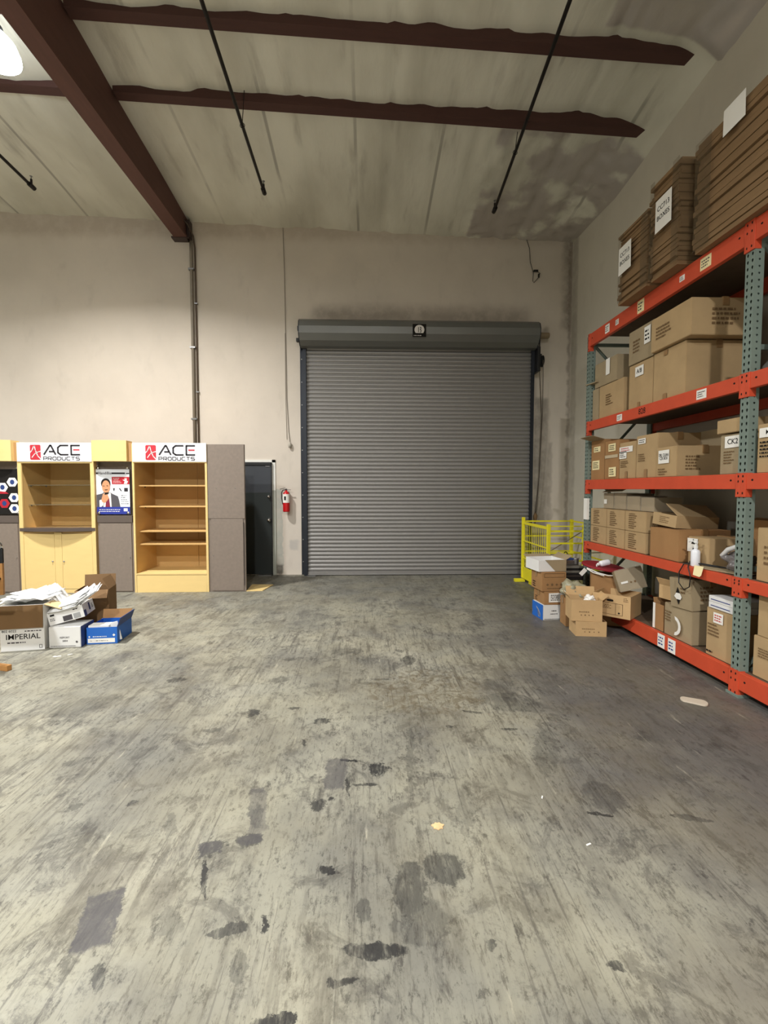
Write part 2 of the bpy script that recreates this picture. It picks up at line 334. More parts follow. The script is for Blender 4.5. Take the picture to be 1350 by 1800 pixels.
def wall_material(name, col, marks=(), axis=0):
    m = bpy.data.materials.new(name); m.use_nodes = True
    nt = m.node_tree; N = nt.nodes; L = nt.links; b = N['Principled BSDF']
    geo = N.new('ShaderNodeNewGeometry'); P = geo.outputs['Position']
    def noise(scale, detail=5, stretch=(1,1,1), loc=(0,0,0)):
        mp = N.new('ShaderNodeMapping'); mp.inputs['Scale'].default_value = stretch; mp.inputs['Location'].default_value = loc; L.new(P, mp.inputs[0])
        n = N.new('ShaderNodeTexNoise'); n.inputs['Scale'].default_value = scale; n.inputs['Detail'].default_value = detail; n.inputs['Roughness'].default_value = 0.6
        L.new(mp.outputs[0], n.inputs['Vector']); return n
    def ramp(src, a, bb, lo, hi):
        r = N.new('ShaderNodeMapRange'); r.interpolation_type = 'SMOOTHSTEP'
        for k, q in (('From Min', a), ('From Max', bb), ('To Min', lo), ('To Max', hi)): r.inputs[k].default_value = q
        L.new(src, r.inputs['Value']); return r.outputs['Result']
    def mul(a, q):
        n = N.new('ShaderNodeMath'); n.operation = 'MULTIPLY'; L.new(a, n.inputs[0])
        if isinstance(q, float): n.inputs[1].default_value = q
        else: L.new(q, n.inputs[1])
        return n.outputs[0]
    def mix(a, bc, f):
        n = N.new('ShaderNodeMix'); n.data_type = 'RGBA'
        if isinstance(a, tuple): n.inputs['A'].default_value = a
        else: L.new(a, n.inputs['A'])
        n.inputs['B'].default_value = bc; L.new(f, n.inputs['Factor']); return n.outputs['Result']
    base = mix(col, tuple(c*0.86 for c in col[:3]) + (1,), ramp(noise(0.7).outputs['Fac'], 0.3, 0.75, 0, 0.8))
    base = mix(base, tuple(c*0.7 for c in col[:3]) + (1,), ramp(noise(3.5, 8, (1, 1, 0.5), (3,3,3)).outputs['Fac'], 0.55, 0.8, 0, 0.35))
    wn = noise(5, 6)
    v1 = N.new('ShaderNodeVectorMath'); v1.operation = 'SUBTRACT'; v1.inputs[1].default_value = (0.5,0.5,0.5); L.new(wn.outputs['Color'], v1.inputs[0])
    v2 = N.new('ShaderNodeVectorMath'); v2.operation = 'SCALE'; v2.inputs['Scale'].default_value = 0.16; L.new(v1.outputs[0], v2.inputs[0])
    v3 = N.new('ShaderNodeVectorMath'); v3.operation = 'ADD'; L.new(P, v3.inputs[0]); L.new(v2.outputs[0], v3.inputs[1])
    sep = N.new('ShaderNodeSeparateXYZ'); L.new(v3.outputs[0], sep.inputs[0])
    for (h0, h1, z0, z1, soft, colr, s) in marks:
        ch = sep.outputs[axis]
        f = mul(mul(ramp(ch, h0-soft, h0+soft, 0, 1), ramp(ch, h1-soft, h1+soft, 1, 0)), mul(ramp(sep.outputs[2], z0-soft, z0+soft, 0, 1), ramp(sep.outputs[2], z1-soft, z1+soft, 1, 0)))
        f = mul(mul(f, ramp(wn.outputs['Fac'], 0.3, 0.6, 0.55, 1.0)), s)
        base = mix(base, colr, f)
    L.new(base, b.inputs['Base Color']); b.inputs['Roughness'].default_value = 0.8; b.inputs['Specular IOR Level'].default_value = 0.25
    bp = N.new('ShaderNodeBump'); bp.inputs['Strength'].default_value = 0.1; bp.inputs['Distance'].default_value = 0.01
    L.new(noise(12, 6).outputs['Fac'], bp.inputs['Height']); L.new(bp.outputs[0], b.inputs['Normal'])
    return m

# ---------------------------------------------------------------- setting
YB, XR_, XL, YF, ZT = 8.84, 3.83, -14.0, -11.0, 8.2
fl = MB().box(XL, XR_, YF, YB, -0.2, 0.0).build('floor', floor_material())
struct(fl, 'worn stained concrete warehouse floor', 'floor')
WALLC = rgb(214, 205, 193)
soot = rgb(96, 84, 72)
m_wb = wall_material('painted_back_wall', WALLC, [
    (3.30, 3.40, 4.55, 4.66, 0.05, rgb(96, 86, 74), 0.5),
    (3.16, 3.42, 0.0, 3.35, 0.05, rgb(130, 124, 116), 0.7),
    (3.42, 3.50, 1.0, 2.5, 0.03, rgb(120, 112, 104), 0.5),
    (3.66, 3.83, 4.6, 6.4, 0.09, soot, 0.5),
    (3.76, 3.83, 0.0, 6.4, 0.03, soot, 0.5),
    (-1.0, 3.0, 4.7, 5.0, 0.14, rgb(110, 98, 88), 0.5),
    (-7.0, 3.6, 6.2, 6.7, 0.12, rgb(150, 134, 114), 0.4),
    (-1.80, -1.62, 0.02, 1.60, 0.012, rgb(176, 178, 170), 0.95),
    (-1.80, -1.62, 0.0, 0.2, 0.03, rgb(92, 84, 76), 0.9),
    (-1.48, -1.33, 0.48, 0.66, 0.03, rgb(150, 152, 154), 0.4),
], 0)
wb = MB().box(XL-0.2, XR_+0.2, YB, YB+0.2, -0.2, ZT).build('wall_back', m_wb)
struct(wb, 'tall off-white painted wall behind the roller shutter', 'wall')
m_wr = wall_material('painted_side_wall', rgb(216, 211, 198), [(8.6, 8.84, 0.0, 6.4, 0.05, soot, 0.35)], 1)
struct(MB().box(XR_, XR_+0.2, YF-0.2, YB, -0.2, ZT).build('wall_right', m_wr), 'off-white painted wall behind the orange rack', 'wall')
m_wo = wall_material('painted_other_wall', rgb(206, 202, 192))
struct(MB().box(XL-0.2, XL, YF-0.2, YB, -0.2, ZT).build('wall_left', m_wo), 'off-white painted wall at the far side of the warehouse', 'wall')
struct(MB().box(XL, XR_, YF-0.2, YF, -0.2, ZT).build('wall_front', m_wo), 'off-white painted wall behind the viewpoint', 'wall')

def zc(x, y):
    d = YB - y
    z = 6.375 - 0.034*x + 0.105*min(d, 2.8) + 0.07*max(0, min(d-2.8, 6)) - 0.05*max(0, d-9)
    t = max(0.0, 1 - (XR_-x)/0.7)
    z -= 0.26*t*t*min(1, d/1.5)
    return z
def ceiling_obj():
    nx, ny = 210, 190; v = []; f = []
    for j in range(ny+1):
        y = YB + 0.05 - (YB+0.05-YF)*(j/ny)**1.35
        for i in range(nx+1):
            x = XR_ + 0.05 - (XR_+0.05-XL)*(i/nx)**1.5
            p = Vector((x*1.3, y*0.35, 2.0))
            z = zc(x, y) + 0.035*mnoise.noise(p*1.6) + 0.018*mnoise.noise(Vector((x*5, y*0.8, 7)))
            ph = (x+0.3) % 1.22
            z += 0.03*math.exp(-((ph-0.61)/0.05)**2) - 0.015
            foil = 1.0 if (1.7 < x < 3.7 and y > 6.5) or (x > 2.3 and 3.5 < y < 5.25) else 0.0
            if foil: z += 0.035*mnoise.noise(Vector((x*7, y*7, 1))) - (0.10*max(0, x-3.2) if y < 5.3 else 0)
            v.append((x, y, z))
    for j in range(ny):
        for i in range(nx):
            a = j*(nx+1)+i; f.append((a, a+nx+1, a+nx+2, a+1))
    me = bpy.data.meshes.new('ceiling'); me.from_pydata(v, [], f)
    for p in me.polygons: p.use_smooth = True
    m = bpy.data.materials.new('insulation_vinyl'); m.use_nodes = True
    nt = m.node_tree; N = nt.nodes; L = nt.links; b = N['Principled BSDF']
    geo = N.new('ShaderNodeNewGeometry'); sep = N.new('ShaderNodeSeparateXYZ'); L.new(geo.outputs['Position'], sep.inputs[0])
    def n_(scale, st=(1,1,1), det=5):
        mp = N.new('ShaderNodeMapping'); mp.inputs['Scale'].default_value = st; L.new(geo.outputs['Position'], mp.inputs[0])
        n = N.new('ShaderNodeTexNoise'); n.inputs['Scale'].default_value = scale; n.inputs['Detail'].default_value = det; L.new(mp.outputs[0], n.inputs['Vector']); return n.outputs['Fac']
    def step(src, a, bb, lo=0.0, hi=1.0):
        r = N.new('ShaderNodeMapRange'); r.interpolation_type = 'SMOOTHSTEP'
        for k, q in (('From Min', a), ('From Max', bb), ('To Min', lo), ('To Max', hi)): r.inputs[k].default_value = q
        L.new(src, r.inputs['Value']); return r.outputs['Result']
    def mm(op, a, q):
        n = N.new('ShaderNodeMath'); n.operation = op
        for i, t in enumerate((a, q)):
            if isinstance(t, (int, float)): n.inputs[i].default_value = t
            else: L.new(t, n.inputs[i])
        return n.outputs[0]
    def mix(a, bc, fct):
        n = N.new('ShaderNodeMix'); n.data_type = 'RGBA'
        if isinstance(a, tuple): n.inputs['A'].default_value = a
        else: L.new(a, n.inputs['A'])
        n.inputs['B'].default_value = bc; L.new(fct, n.inputs['Factor']); return n.outputs['Result']
    base = mix(rgb(222, 221, 208), rgb(196, 194, 180), step(n_(1.1, (1, 0.4, 1)), 0.35, 0.7))
    base = mix(base, rgb(120, 112, 98), mm('MULTIPLY', step(n_(3, (1.5, 0.3, 1), 7), 0.55, 0.8), 0.5))
    # seams of the facing sheets run away from the viewpoint
    ph = mm('MODULO', mm('ADD', sep.outputs[0], 20.31), 1.22)
    seam = step(mm('ABSOLUTE', mm('SUBTRACT', ph, 0.61), 0), 0.012, 0.03, 1.0, 0.0)
    base = mix(base, rgb(90, 84, 76), mm('MULTIPLY', mm('MULTIPLY', seam, 0.5), step(n_(0.8, (1, 0.6, 1)), 0.42, 0.6)))
    fo1 = mm('MULTIPLY', mm('MULTIPLY', step(sep.outputs[0], 1.78, 1.84), step(sep.outputs[1], 6.5, 6.6)), step(n_(1.6), 0.38, 0.5))
    fo2 = mm('MULTIPLY', step(sep.outputs[0], 2.55, 2.6), mm('MULTIPLY', step(sep.outputs[1], 3.5, 3.6), step(sep.outputs[1], 5.2, 5.25, 1.0, 0.0)))
    fo = mm('MAXIMUM', fo1, fo2)
    base = mix(base, rgb(186, 180, 174), fo)
    L.new(base, b.inputs['Base Color']); L.new(mm('MULTIPLY', fo, 0.25), b.inputs['Metallic'])
    L.new(step(fo, 0, 1, 0.5, 0.3), b.inputs['Roughness'])
    bp = N.new('ShaderNodeBump'); bp.inputs['Strength'].default_value = 0.35; bp.inputs['Distance'].default_value = 0.03
    L.new(n_(4.5, (1.6, 0.5, 1), 6), bp.inputs['Height']); L.new(bp.outputs[0], b.inputs['Normal'])
    me.materials.append(m)
    o = bpy.data.objects.new('ceiling', me); COL.objects.link(o)
    struct(o, 'pale sagging insulation sheeting under the roof', 'ceiling')
ceiling_obj()

# girder and purlins
g = thing('roof_girder', 'large dark brown girder running from the back wall above the left cabinets', 'beam', (-3.36, 8.84, 6.14))
g['kind'] = 'structure'
b = MB()
for s in range(1):
    n = 12
    for k in range(n):
        y1 = -k*1.5; y0 = -(k+1)*1.5
        z1, z0 = zc(-3.36, 8.84+y1)-6.14+0.05, zc(-3.36, 8.84+y0)-6.14+0.05
        i = len(b.v)
        b.v += [(-0.09, y0, 0), (0.09, y0, 0), (0.09, y1, 0), (-0.09, y1, 0), (-0.09, y0, z0), (0.09, y0, z0), (0.09, y1, z1), (-0.09, y1, z1)]
        b.f += [tuple(i+t for t in q) for q in ((0,3,2,1), (4,5,6,7), (1,2,6,5), (3,0,4,7))]
        if k == 0: b.f.append((i+2, i+3, i+7, i+6))
        if k == n-1: b.f.append((i, i+1, i+5, i+4))
b.build('timber_web', M_girder, g, fix=False)
MB().box(-0.115, 0.115, -18, -0.02, -0.015, 0.03).build('flange', M_girder, g)
MB().box(-0.16, 0.16, -0.16, 0, -0.03, 0.0).box(0.10, 0.16, -0.14, 0, -0.03, 0.30).build('seat_bracket', mat('bracket_steel', rgb(78, 66, 64), 0.5, metal=0.5, var=0.2), g, bevel=0.004)
PURL = [(6.35, 6.50, 0.044, 'second nearest the back wall, dark brown purlin'), (5.40, 6.60, 0.042, ''), (4.35, 6.72, 0.042, ''), (3.1, 6.8, 0.04, ''), (1.7, 6.9, 0.04, '')]
for k, (y, z0, sl, lb) in enumerate(PURL):
    lab = ['dark brown roof purlin closest to the back wall', 'dark brown roof purlin at the top of the view', 'dark brown roof purlin third from the back wall', 'dark brown roof purlin fourth from the back wall', 'dark brown roof purlin fifth from the back wall'][k]
    t = thing('roof_purlin', lab, 'beam', (0, y, z0), group='roof purlins'); t['kind'] = 'structure'
    for xa, xb in ((XL, -3.48), (-3.24, XR_)):
        b = MB(); n = 16
        for q in range(n):
            x0 = xa+(xb-xa)*q/n; x1 = xa+(xb-xa)*(q+1)/n
            i = len(b.v)
            def zz(x):
                top = zc(x, y)+0.06-z0
                return -(x-0.4)*sl, max(top, -(x-0.4)*sl+0.05)
            (a0, t0), (a1, t1) = zz(x0), zz(x1)
            b.v += [(x0, -0.07, a0), (x1, -0.07, a1), (x1, 0.07, a1), (x0, 0.07, a0), (x0, -0.07, t0), (x1, -0.07, t1), (x1, 0.07, t1), (x0, 0.07, t0)]
            b.f += [tuple(i+tt for tt in qq) for qq in ((0,3,2,1), (4,5,6,7), (0,1,5,4), (2,3,7,6))]
            if q == 0: b.f.append((i, i+4, i+7, i+3))
            if q == n-1: b.f.append((i+1, i+2, i+6, i+5))
        b.build('timber', M_purlin, t, fix=False)

# sprinkler pipes
def sprinkler(x, ye, z, lab, y0=-6.0, dx=0.0):
    t = thing('sprinkler_pipe', lab, 'pipe', (x, ye, z), group='sprinkler pipes under the roof')
    L_ = ye - y0
    MB().tube([(0, 0, 0), (dx, -L_, 0.05*L_)], 0.022, 10).build('pipe', M_pipe, t, smooth=True)
    MB().tube([(0, 0.02, 0), (0, -0.09, 0.004)], 0.034, 12).tube([(0, -0.04, 0.02), (0, -0.04, 0.1)], 0.016, 8).build('end_elbow', M_pipe, t, smooth=True)
    MB().tube([(0, -0.04, 0.1), (0, -0.04, 0.14)], 0.008, 6).lathe([(0.0, 0.14), (0.022, 0.142), (0.022, 0.146), (0.0, 0.147)], (0, -0.04, 0), 10).build('sprinkler_head', M_steel, t)
    for d in (1.25, 4.2, 7.2):
        yy = -d; zb = 0.05*d; xx = dx*d/L_
        top = zc(x+xx, ye-d) - z
        h = MB().tube([(xx+0.03*math.cos(a), yy, zb+0.03*math.sin(a)) for a in [k*PI/6 for k in range(13)]], 0.004, 6)
        h.tube([(xx, yy, zb+0.03), (xx+0.03, yy, top)], 0.005, 6)
        h.build('hanger', M_pipe, t)
sprinkler(-1.605, 7.50, 6.20, 'black sprinkler pipe ending above the left end of the roller shutter')
sprinkler(2.074, 7.86, 6.20, 'black sprinkler pipe ending above the right end of the roller shutter', dx=-0.5)
sprinkler(-5.09, 7.50, 6.20, 'black sprinkler pipe ending above the leftmost cabinets')

# high bay lamps; the last two are unseen, added as fill
M_lampbody = mat('lamp_body', rgb(60, 62, 66), 0.4, metal=0.5)
M_reflect = mat('lamp_reflector', rgb(220, 222, 225), 0.25, metal=0.6)
M_shade = mat('lamp_acrylic', rgb(235, 240, 245), 0.3, emit=(0.92, 0.97, 1.0, 1), estr=11.0)
M_lens = mat('lamp_lens', rgb(255, 255, 255), 0.4, emit=(0.92, 0.97, 1.0, 1), estr=26.0)
LAMPL = ['bright round high bay lamp glowing beside the brown girder', 'round high bay lamp hanging behind the viewpoint', 'round high bay lamp far to the side of the warehouse', 'round high bay lamp near the wall behind the viewpoint']
for (x, y, z), gain, lab, spr, lcol in zip(LAMP_SPOTS, LAMP_GAIN, LAMPL, LAMP_SPREAD, LAMP_COLOR):
    t = thing('high_bay_light', lab, 'lamp', (x, y, z), group='high bay lamps')
    MB().lathe([(0.26, 0.0), (0.255, 0.04), (0.22, 0.13), (0.14, 0.21), (0.11, 0.22), (0.11, 0.21), (0.135, 0.20), (0.21, 0.125), (0.245, 0.04), (0.25, 0.0)], seg=32, caps=False).build('acrylic_shade', M_shade, t, smooth=True)
    MB().lathe([(0.0, 0.20), (0.105, 0.20), (0.105, 0.29), (0.07, 0.31), (0.0, 0.31)], seg=24).build('housing', M_lampbody, t, smooth=False)
    MB().lathe([(0.0, 0.018), (0.235, 0.02), (0.235, 0.03), (0.0, 0.03)], seg=32).build('lens', M_lens, t)
    MB().tube([(0, 0, 0.31), (0, 0, zc(x, y)-z-0.04)], 0.006, 6).build('suspension_cable', M_steel, t)
    ld = bpy.data.lights.new('lamp_light', 'AREA'); ld.shape = 'DISK'; ld.size = 0.36; ld.energy = LAMP_POWER*gain
    ld.color = lcol; ld.spread = R(spr)
    lo = bpy.data.objects.new('lamp_light', ld); COL.objects.link(lo); lo.parent = t; lo.location = (0, 0, 0.008)

# ---------------------------------------------------------------- roller shutter (door_1)
M_shut = mat('shutter_grey', rgb(140, 138, 136), 0.42, metal=0.35, var=0.07, scale=3, stretch=(0.3, 1, 4))
M_hood = mat('shutter_hood_grey', rgb(112, 113, 110), 0.4, metal=0.35, var=0.10, scale=2)
M_rail = mat('rail_dark', rgb(40, 44, 52), 0.4, metal=0.4, var=0.15)
d1 = bpy.data.objects.new('door_1', None); COL.objects.link(d1); d1.location = (0.96, 8.84, 0)
struct(d1, 'wide closed grey steel roller shutter in the back wall', 'roller shutter')
NS, zt0, zt1 = 58, 0.07, 4.33
prof = []
for i in range(NS):
    for t in (0.0, 0.10, 0.28, 0.5, 0.72, 0.90):
        yy = [0.016, 0.004, -0.004, -0.006, -0.004, 0.004][[0.0, 0.10, 0.28, 0.5, 0.72, 0.90].index(t)]
        prof.append((yy, zt0 + (zt1-zt0)*(i+t)/NS))
prof.append((0.016, zt1))
b = MB()
for x in (-2.10, 2.08):
    for yy, z in prof: b.v.append((x, -0.075+yy, z))
n = len(prof)
for k in range(n-1): b.f.append((k, k+n, k+n+1, k+1))
b.build('slat_curtain', M_shut, d1, smooth=True, fix=False)
MB().box(-2.10, 2.08, -0.10, -0.045, 0.012, 0.075).box(-2.10, 2.08, -0.125, -0.10, 0.012, 0.024).build('bottom_bar', M_shut, d1, bevel=0.003)
for s, x0, x1 in ((-1, -2.23, -2.09), (1, 2.07, 2.17)):
    g_ = MB().box(x0, x1, -0.005, 0, 0, 4.35)
    xa = x0 if s < 0 else x1-0.012
    g_.box(-2.17 if s < 0 else 2.07, -2.10 if s < 0 else 2.13, -0.13, -0.118, 0, 4.35).box(-2.17 if s < 0 else 2.118, -2.158 if s < 0 else 2.13, -0.13, 0, 0, 4.35)
    r_ = g_.build('guide_rail', M_rail, d1, bevel=0.002)
    bb = MB()
    for z in [0.25 + 0.42*k for k in range(10)]:
        Mx = Matrix.Translation(((x0+0.03) if s < 0 else (x1-0.02), -0.005, z)) @ Matrix.Rotation(PI/2, 4, 'X')
        bb.lathe([(0.0, 0), (0.010, 0), (0.010, 0.006), (0, 0.007)], seg=8, M=Mx)
    bb.build('bolt', M_steel, r_)
# hood: half octagon tube
hp = [(0, 4.66), (-0.30, 4.66), (-0.40, 4.60), (-0.44, 4.50), (-0.43, 4.38), (-0.36, 4.27), (-0.26, 4.20), (-0.14, 4.19), (-0.14, 4.21), (-0.25, 4.22), (-0.345, 4.285), (-0.41, 4.39), (-0.42, 4.50), (-0.385, 4.585), (-0.30, 4.635), (0, 4.635)]
b = MB(); k = len(hp)
for x in (-2.185, 2.12):
    for y, z in hp: b.v.append((x, y, z))
for i in range(k): j = (i+1) % k; b.f.append((i, j, k+j, k+i))
b.f.append(tuple(range(k))); b.f.append(tuple(range(2*k-1, k-1, -1)))
hood = b.build('hood', M_hood, d1, bevel=0.0)
for x in (-2.20, 2.12):
    e = MB(); i = 0
    outer = hp[:8] + [(0, 4.19)]
    Mx = Matrix(((0, 0, 1, x), (1, 0, 0, 0), (0, 1, 0, 0), (0, 0, 0, 1)))
    e.prism(outer, 0.014, Mx); e.build('end_plate', M_rail, d1)
# sticker on the hood
sf = frame_mat((-0.055, -0.442, 4.43), (1, 0, 0), (0, -1, 0))
sk = draw('sticker', [[(-0.12, -0.11), (0.12, -0.11), (0.12, 0.115), (-0.12, 0.115)]], M_ink, hood, sf, 0.002)
M_sil = mat('sticker_silver', rgb(222, 218, 214), 0.4)
draw('emblem', [[(0.088*math.cos(a), 0.015+0.085*math.sin(a)) for a in [R(-42)+k*R(264)/20 for k in range(21)]]], M_sil, sk, sf, 0.004)
draw('lettering', [[(-0.024, -0.03), (-0.008, -0.03), (-0.008, 0.06), (-0.024, 0.06)]] , mat('sticker_grey', rgb(120, 116, 106), 0.5), sk, sf, 0.006)
draw('lettering', stroke([(0.008, 0.06), (0.026, 0.055), (0.028, 0.035), (0.014, 0.017), (0.03, 0.005), (0.028, -0.02), (0.012, -0.032)], 0.012) + [[(-0.085, -0.052), (0.085, -0.052), (0.085, -0.046), (-0.085, -0.046)]], M_ink, sk, sf, 0.006)
draw('lettering', scribble(-0.10, -0.098, 0.10, -0.072, 1, random.Random(4)), M_sil, sk, sf, 0.004)
# hoist
hz = bpy.data.objects.new('chain_hoist', None); COL.objects.link(hz); hz.parent = d1; hz.location = (2.16, 0, 0)
MB().box(-0.03, 0.02, -0.30, -0.02, 3.78, 4.22).box(0.0, 0.06, -0.26, -0.12, 3.92, 4.10).build('hoist_bracket', M_black, hz, bevel=0.005)
Mx = Matrix.Translation((0.07, -0.20, 3.98)) @ Matrix.Rotation(PI/2, 4, 'Y')
MB().lathe([(0.03, -0.03), (0.105, -0.025), (0.105, -0.012), (0.085, 0.0), (0.105, 0.012), (0.105, 0.025), (0.03, 0.03)], seg=20, M=Mx).build('chain_wheel', M_black, hz)
b = MB().tube([(0.0, -0.30, 4.50), (0.02, -0.24, 4.2), (0.04, -0.2, 4.05)], 0.012, 6).tube([(0.0, -0.2, 4.56), (0.02, -0.15, 4.35), (0.06, -0.12, 4.0)], 0.010, 6)
b.build('drive_chain', M_black, hz)
b = MB()
def chain(pts): 
    b.tube(pts, 0.007, 6)
chain([(0.07, -0.30, 3.98), (0.075, -0.29, 3.0), (0.06, -0.24, 2.0), (0.05, -0.16, 1.30), (0.045, -0.10, 1.12)])
chain([(0.07, -0.10, 3.98), (0.13, -0.10, 3.0), (0.10, -0.09, 1.8), (0.05, -0.08, 1.25), (0.045, -0.08, 1.12)])
b.build('hand_chain', mat('chain_steel', rgb(92, 84, 76), 0.5, metal=0.5), hz)
MB().lathe([(0.0, -0.17), (0.012, -0.12), (0.035, -0.05), (0.04, 0.0), (0.02, 0.05), (0.0, 0.06)], (0.045, -0.09, 1.12), 10).build('chain_knot', M_brownink, hz, smooth=True)
Mx = Matrix.Translation((2.15, -0.16, 4.46)) @ Matrix.Rotation(PI/2, 4, 'Y')
MB().lathe([(0.0, 0), (0.055, 0), (0.055, 0.22), (0.045, 0.235), (0.0, 0.24)], seg=18, M=Mx).build('barrel_shaft', mat('shaft_tan', rgb(140, 124, 100), 0.5, metal=0.3), d1, smooth=False)
MB().box(-2.27, -2.20, -0.2, -0.12, 4.30, 4.36).box(-2.25, -2.2, -0.18, -0.1, 4.5, 4.58).build('end_bolt', M_black, d1, bevel=0.004)

# ---------------------------------------------------------------- personnel door (door_2)
M_door = mat('dark_green_door', rgb(38, 44, 44), 0.4, var=0.12, scale=3)
M_door2 = mat('dark_blue_grey_door', rgb(54, 58, 64), 0.4, var=0.12, scale=3)  # lit tone of the same door; the material above is its shaded tone
d2 = bpy.data.objects.new('door_2', None); COL.objects.link(d2); d2.location = (-2.28, 8.84, 0)
struct(d2, 'dark personnel door beside the grey cabinet panel', 'door')
MB().box(-0.46, 0.46, -0.045, 0, 0.02, 1.56).build('door_leaf', M_door, d2, bevel=0.003)
MB().box(-0.46, 0.46, -0.046, 0, 1.56, 2.07).build('door_leaf_lit', M_door2, d2, bevel=0.003)  # same leaf above the cast shadow line, painted paler
MB().box(-0.51, -0.46, -0.07, 0, 0, 2.12).box(0.46, 0.475, -0.07, 0, 0, 2.12).box(-0.51, 0.475, -0.07, 0, 2.07, 2.12).build('door_frame', mat('door_frame_black', rgb(20, 22, 24), 0.5), d2, bevel=0.003)
MB().box(0.475, 0.535, -0.02, 0, 1.6, 2.17).box(-0.55, 0.535, -0.02, 0, 2.12, 2.17).build('white_trim', mat('white_trim', rgb(228, 228, 222), 0.6, var=0.04), d2)
MB().box(0.475, 0.535, -0.02, 0, 0, 1.6).build('grey_trim', mat('primer_grey', rgb(176, 180, 170), 0.7, var=0.08), d2)
for x, z, nm, r_ in ((0.42, 1.48, 'deadbolt', 0.026), (0.42, 1.04, 'door_knob', 0.032), (-0.38, 1.56, 'latch_button', 0.026)):
    Mx = Matrix.Translation((x, -0.045, z)) @ Matrix.Rotation(PI/2, 4, 'X')
    MB().lathe([(0.0, 0), (r_*1.2, 0), (r_*1.2, 0.006), (r_*0.5, 0.012), (r_*0.5, 0.03), (r_, 0.04), (r_, 0.055), (0, 0.062)], seg=16, M=Mx).build(nm, M_chrome, d2, smooth=True)
MB().box(0.36, 0.44, -0.06, -0.045, 2.04, 2.055).build('closer_plate', M_steel, d2)
MB().box(0.22, 0.46, -0.13, -0.05, 0.0, 0.018).build('threshold_plate', M_steel, d2)

# ---------------------------------------------------------------- wall services
t = thing('conduit', 'thick steel conduit running down the back wall from the girder', 'conduit', (-3.215, 8.80, 0))
MB().tube([(0.0, 0, 6.12), (0.0, 0, 5.9), (0.0, 0, 0.3)], 0.028, 10).build('tube', mat('conduit_steel', rgb(140, 132, 120), 0.5, metal=0.3, var=0.1), t, smooth=True)
b = MB()
for z in (5.6, 4.2, 2.9): b.box(-0.05, 0.05, -0.032, 0.04, z, z+0.03)
b.build('strap', M_steel, t)
t = thing('conduit', 'thin dark conduit strapped beside the thick one on the back wall', 'conduit', (-3.15, 8.81, 0))
MB().tube([(-0.16, -0.2, 6.42), (-0.08, -0.14, 6.35), (-0.02, -0.02, 6.2), (0.0, 0, 6.0), (0.005, 0, 0.3)], 0.014, 8).build('tube', mat('conduit_dark', rgb(86, 72, 60), 0.5, metal=0.3), t, smooth=True)
b = MB()
for z in (5.0, 3.4): b.box(-0.025, 0.03, -0.018, 0.03, z, z+0.02)
b.build('strap', M_steel, t)
t = thing('wall_cable', 'thin white cable hanging down the wall left of the shutter', 'cable', (-1.54, 8.83, 0))
MB().tube([(-0.02, 0, 6.42), (0.0, 0, 5.6), (0.01, 0, 4.5), (0.02, 0, 3.3), (0.05, 0, 2.7), (0.07, -0.01, 2.5)], 0.006, 6).tube([(0.0, 0, 4.5), (0.0, 0, 3.3), (0.015, 0, 2.55)], 0.004, 6).build('wire', mat('cable_grey', rgb(140, 132, 122), 0.6), t)
MB().lathe([(0, -0.05), (0.026, -0.045), (0.032, 0.0), (0.02, 0.05), (0.008, 0.06)], (0.075, -0.03, 2.44), 12).build('sensor_plug', mat('cable_end', rgb(176, 170, 158), 0.5), t, smooth=True)
t = thing('loose_wire', 'dark wire hanging in a loop below the ceiling near the right corner', 'wire', (2.98, 8.82, 0))
MB().tube([(-0.04, 0, 6.28), (0.02, 0, 6.1), (0.04, 0, 5.85), (0.10, 0, 5.66), (0.09, -0.01, 5.50), (0.11, -0.01, 5.47), (0.19, -0.02, 5.56), (0.22, -0.02, 5.64), (0.14, -0.01, 5.69)], 0.0055, 6).build('wire', M_black, t)
MB().box(0.10, 0.18, -0.03, 0.0, 5.67, 5.70).box(0.185, 0.21, -0.03, -0.005, 5.56, 5.63).build('connector', M_black, t)

t = thing('fire_extinguisher', 'red fire extinguisher hung on the white wall left of the shutter', 'fire extinguisher', (-1.53, 8.73, 1.20))
MB().lathe([(0.0, 0), (0.055, 0.0), (0.062, 0.01), (0.064, 0.02), (0.064, 0.31), (0.055, 0.35), (0.03, 0.375), (0.02, 0.38), (0.02, 0.40)], seg=24).build('cylinder', M_red, t, smooth=True)
b = MB(); n = 14
for k in range(n+1):
    a = -PI*0.95 + PI*0.9*k/n
    for z in (0.17, 0.33): b.v.append((0.0655*math.cos(a), 0.0655*math.sin(a), z))
for k in range(n): b.f.append((2*k, 2*k+2, 2*k+3, 2*k+1))
b.build('instruction_label', M_paper, t, fix=False)
b = MB()
for k in range(5):
    a = -PI*0.62 + 0.09*k
    b.box(-0.004, 0.004, -0.002, 0, 0.22, 0.29, Matrix.Translation((0.0675*math.cos(a), 0.0675*math.sin(a), 0)) @ Matrix.Rotation(a+PI/2, 4, 'Z'))
b.build('label_marking', M_ink, t)
MB().box(-0.014, 0.014, -0.014, 0.014, 0.39, 0.43).box(-0.012, 0.09, -0.012, 0.012, 0.43, 0.44, Matrix.Translation((0, 0, 0)) @ Matrix.Rotation(R(-14), 4, 'Y')).box(-0.012, 0.085, -0.01, 0.01, 0.405, 0.414).build('handle', M_black, t, bevel=0.002)
MB().tube([(-0.014, 0, 0.41), (-0.06, -0.01, 0.405), (-0.085, -0.01, 0.35), (-0.082, -0.01, 0.25), (-0.07, -0.01, 0.18), (-0.06, -0.02, 0.14)], 0.009, 8).build('hose', M_black, t, smooth=True)
MB().box(-0.03, 0.03, 0.06, 0.11, 0.3, 0.38).build('wall_bracket', M_steel, t)

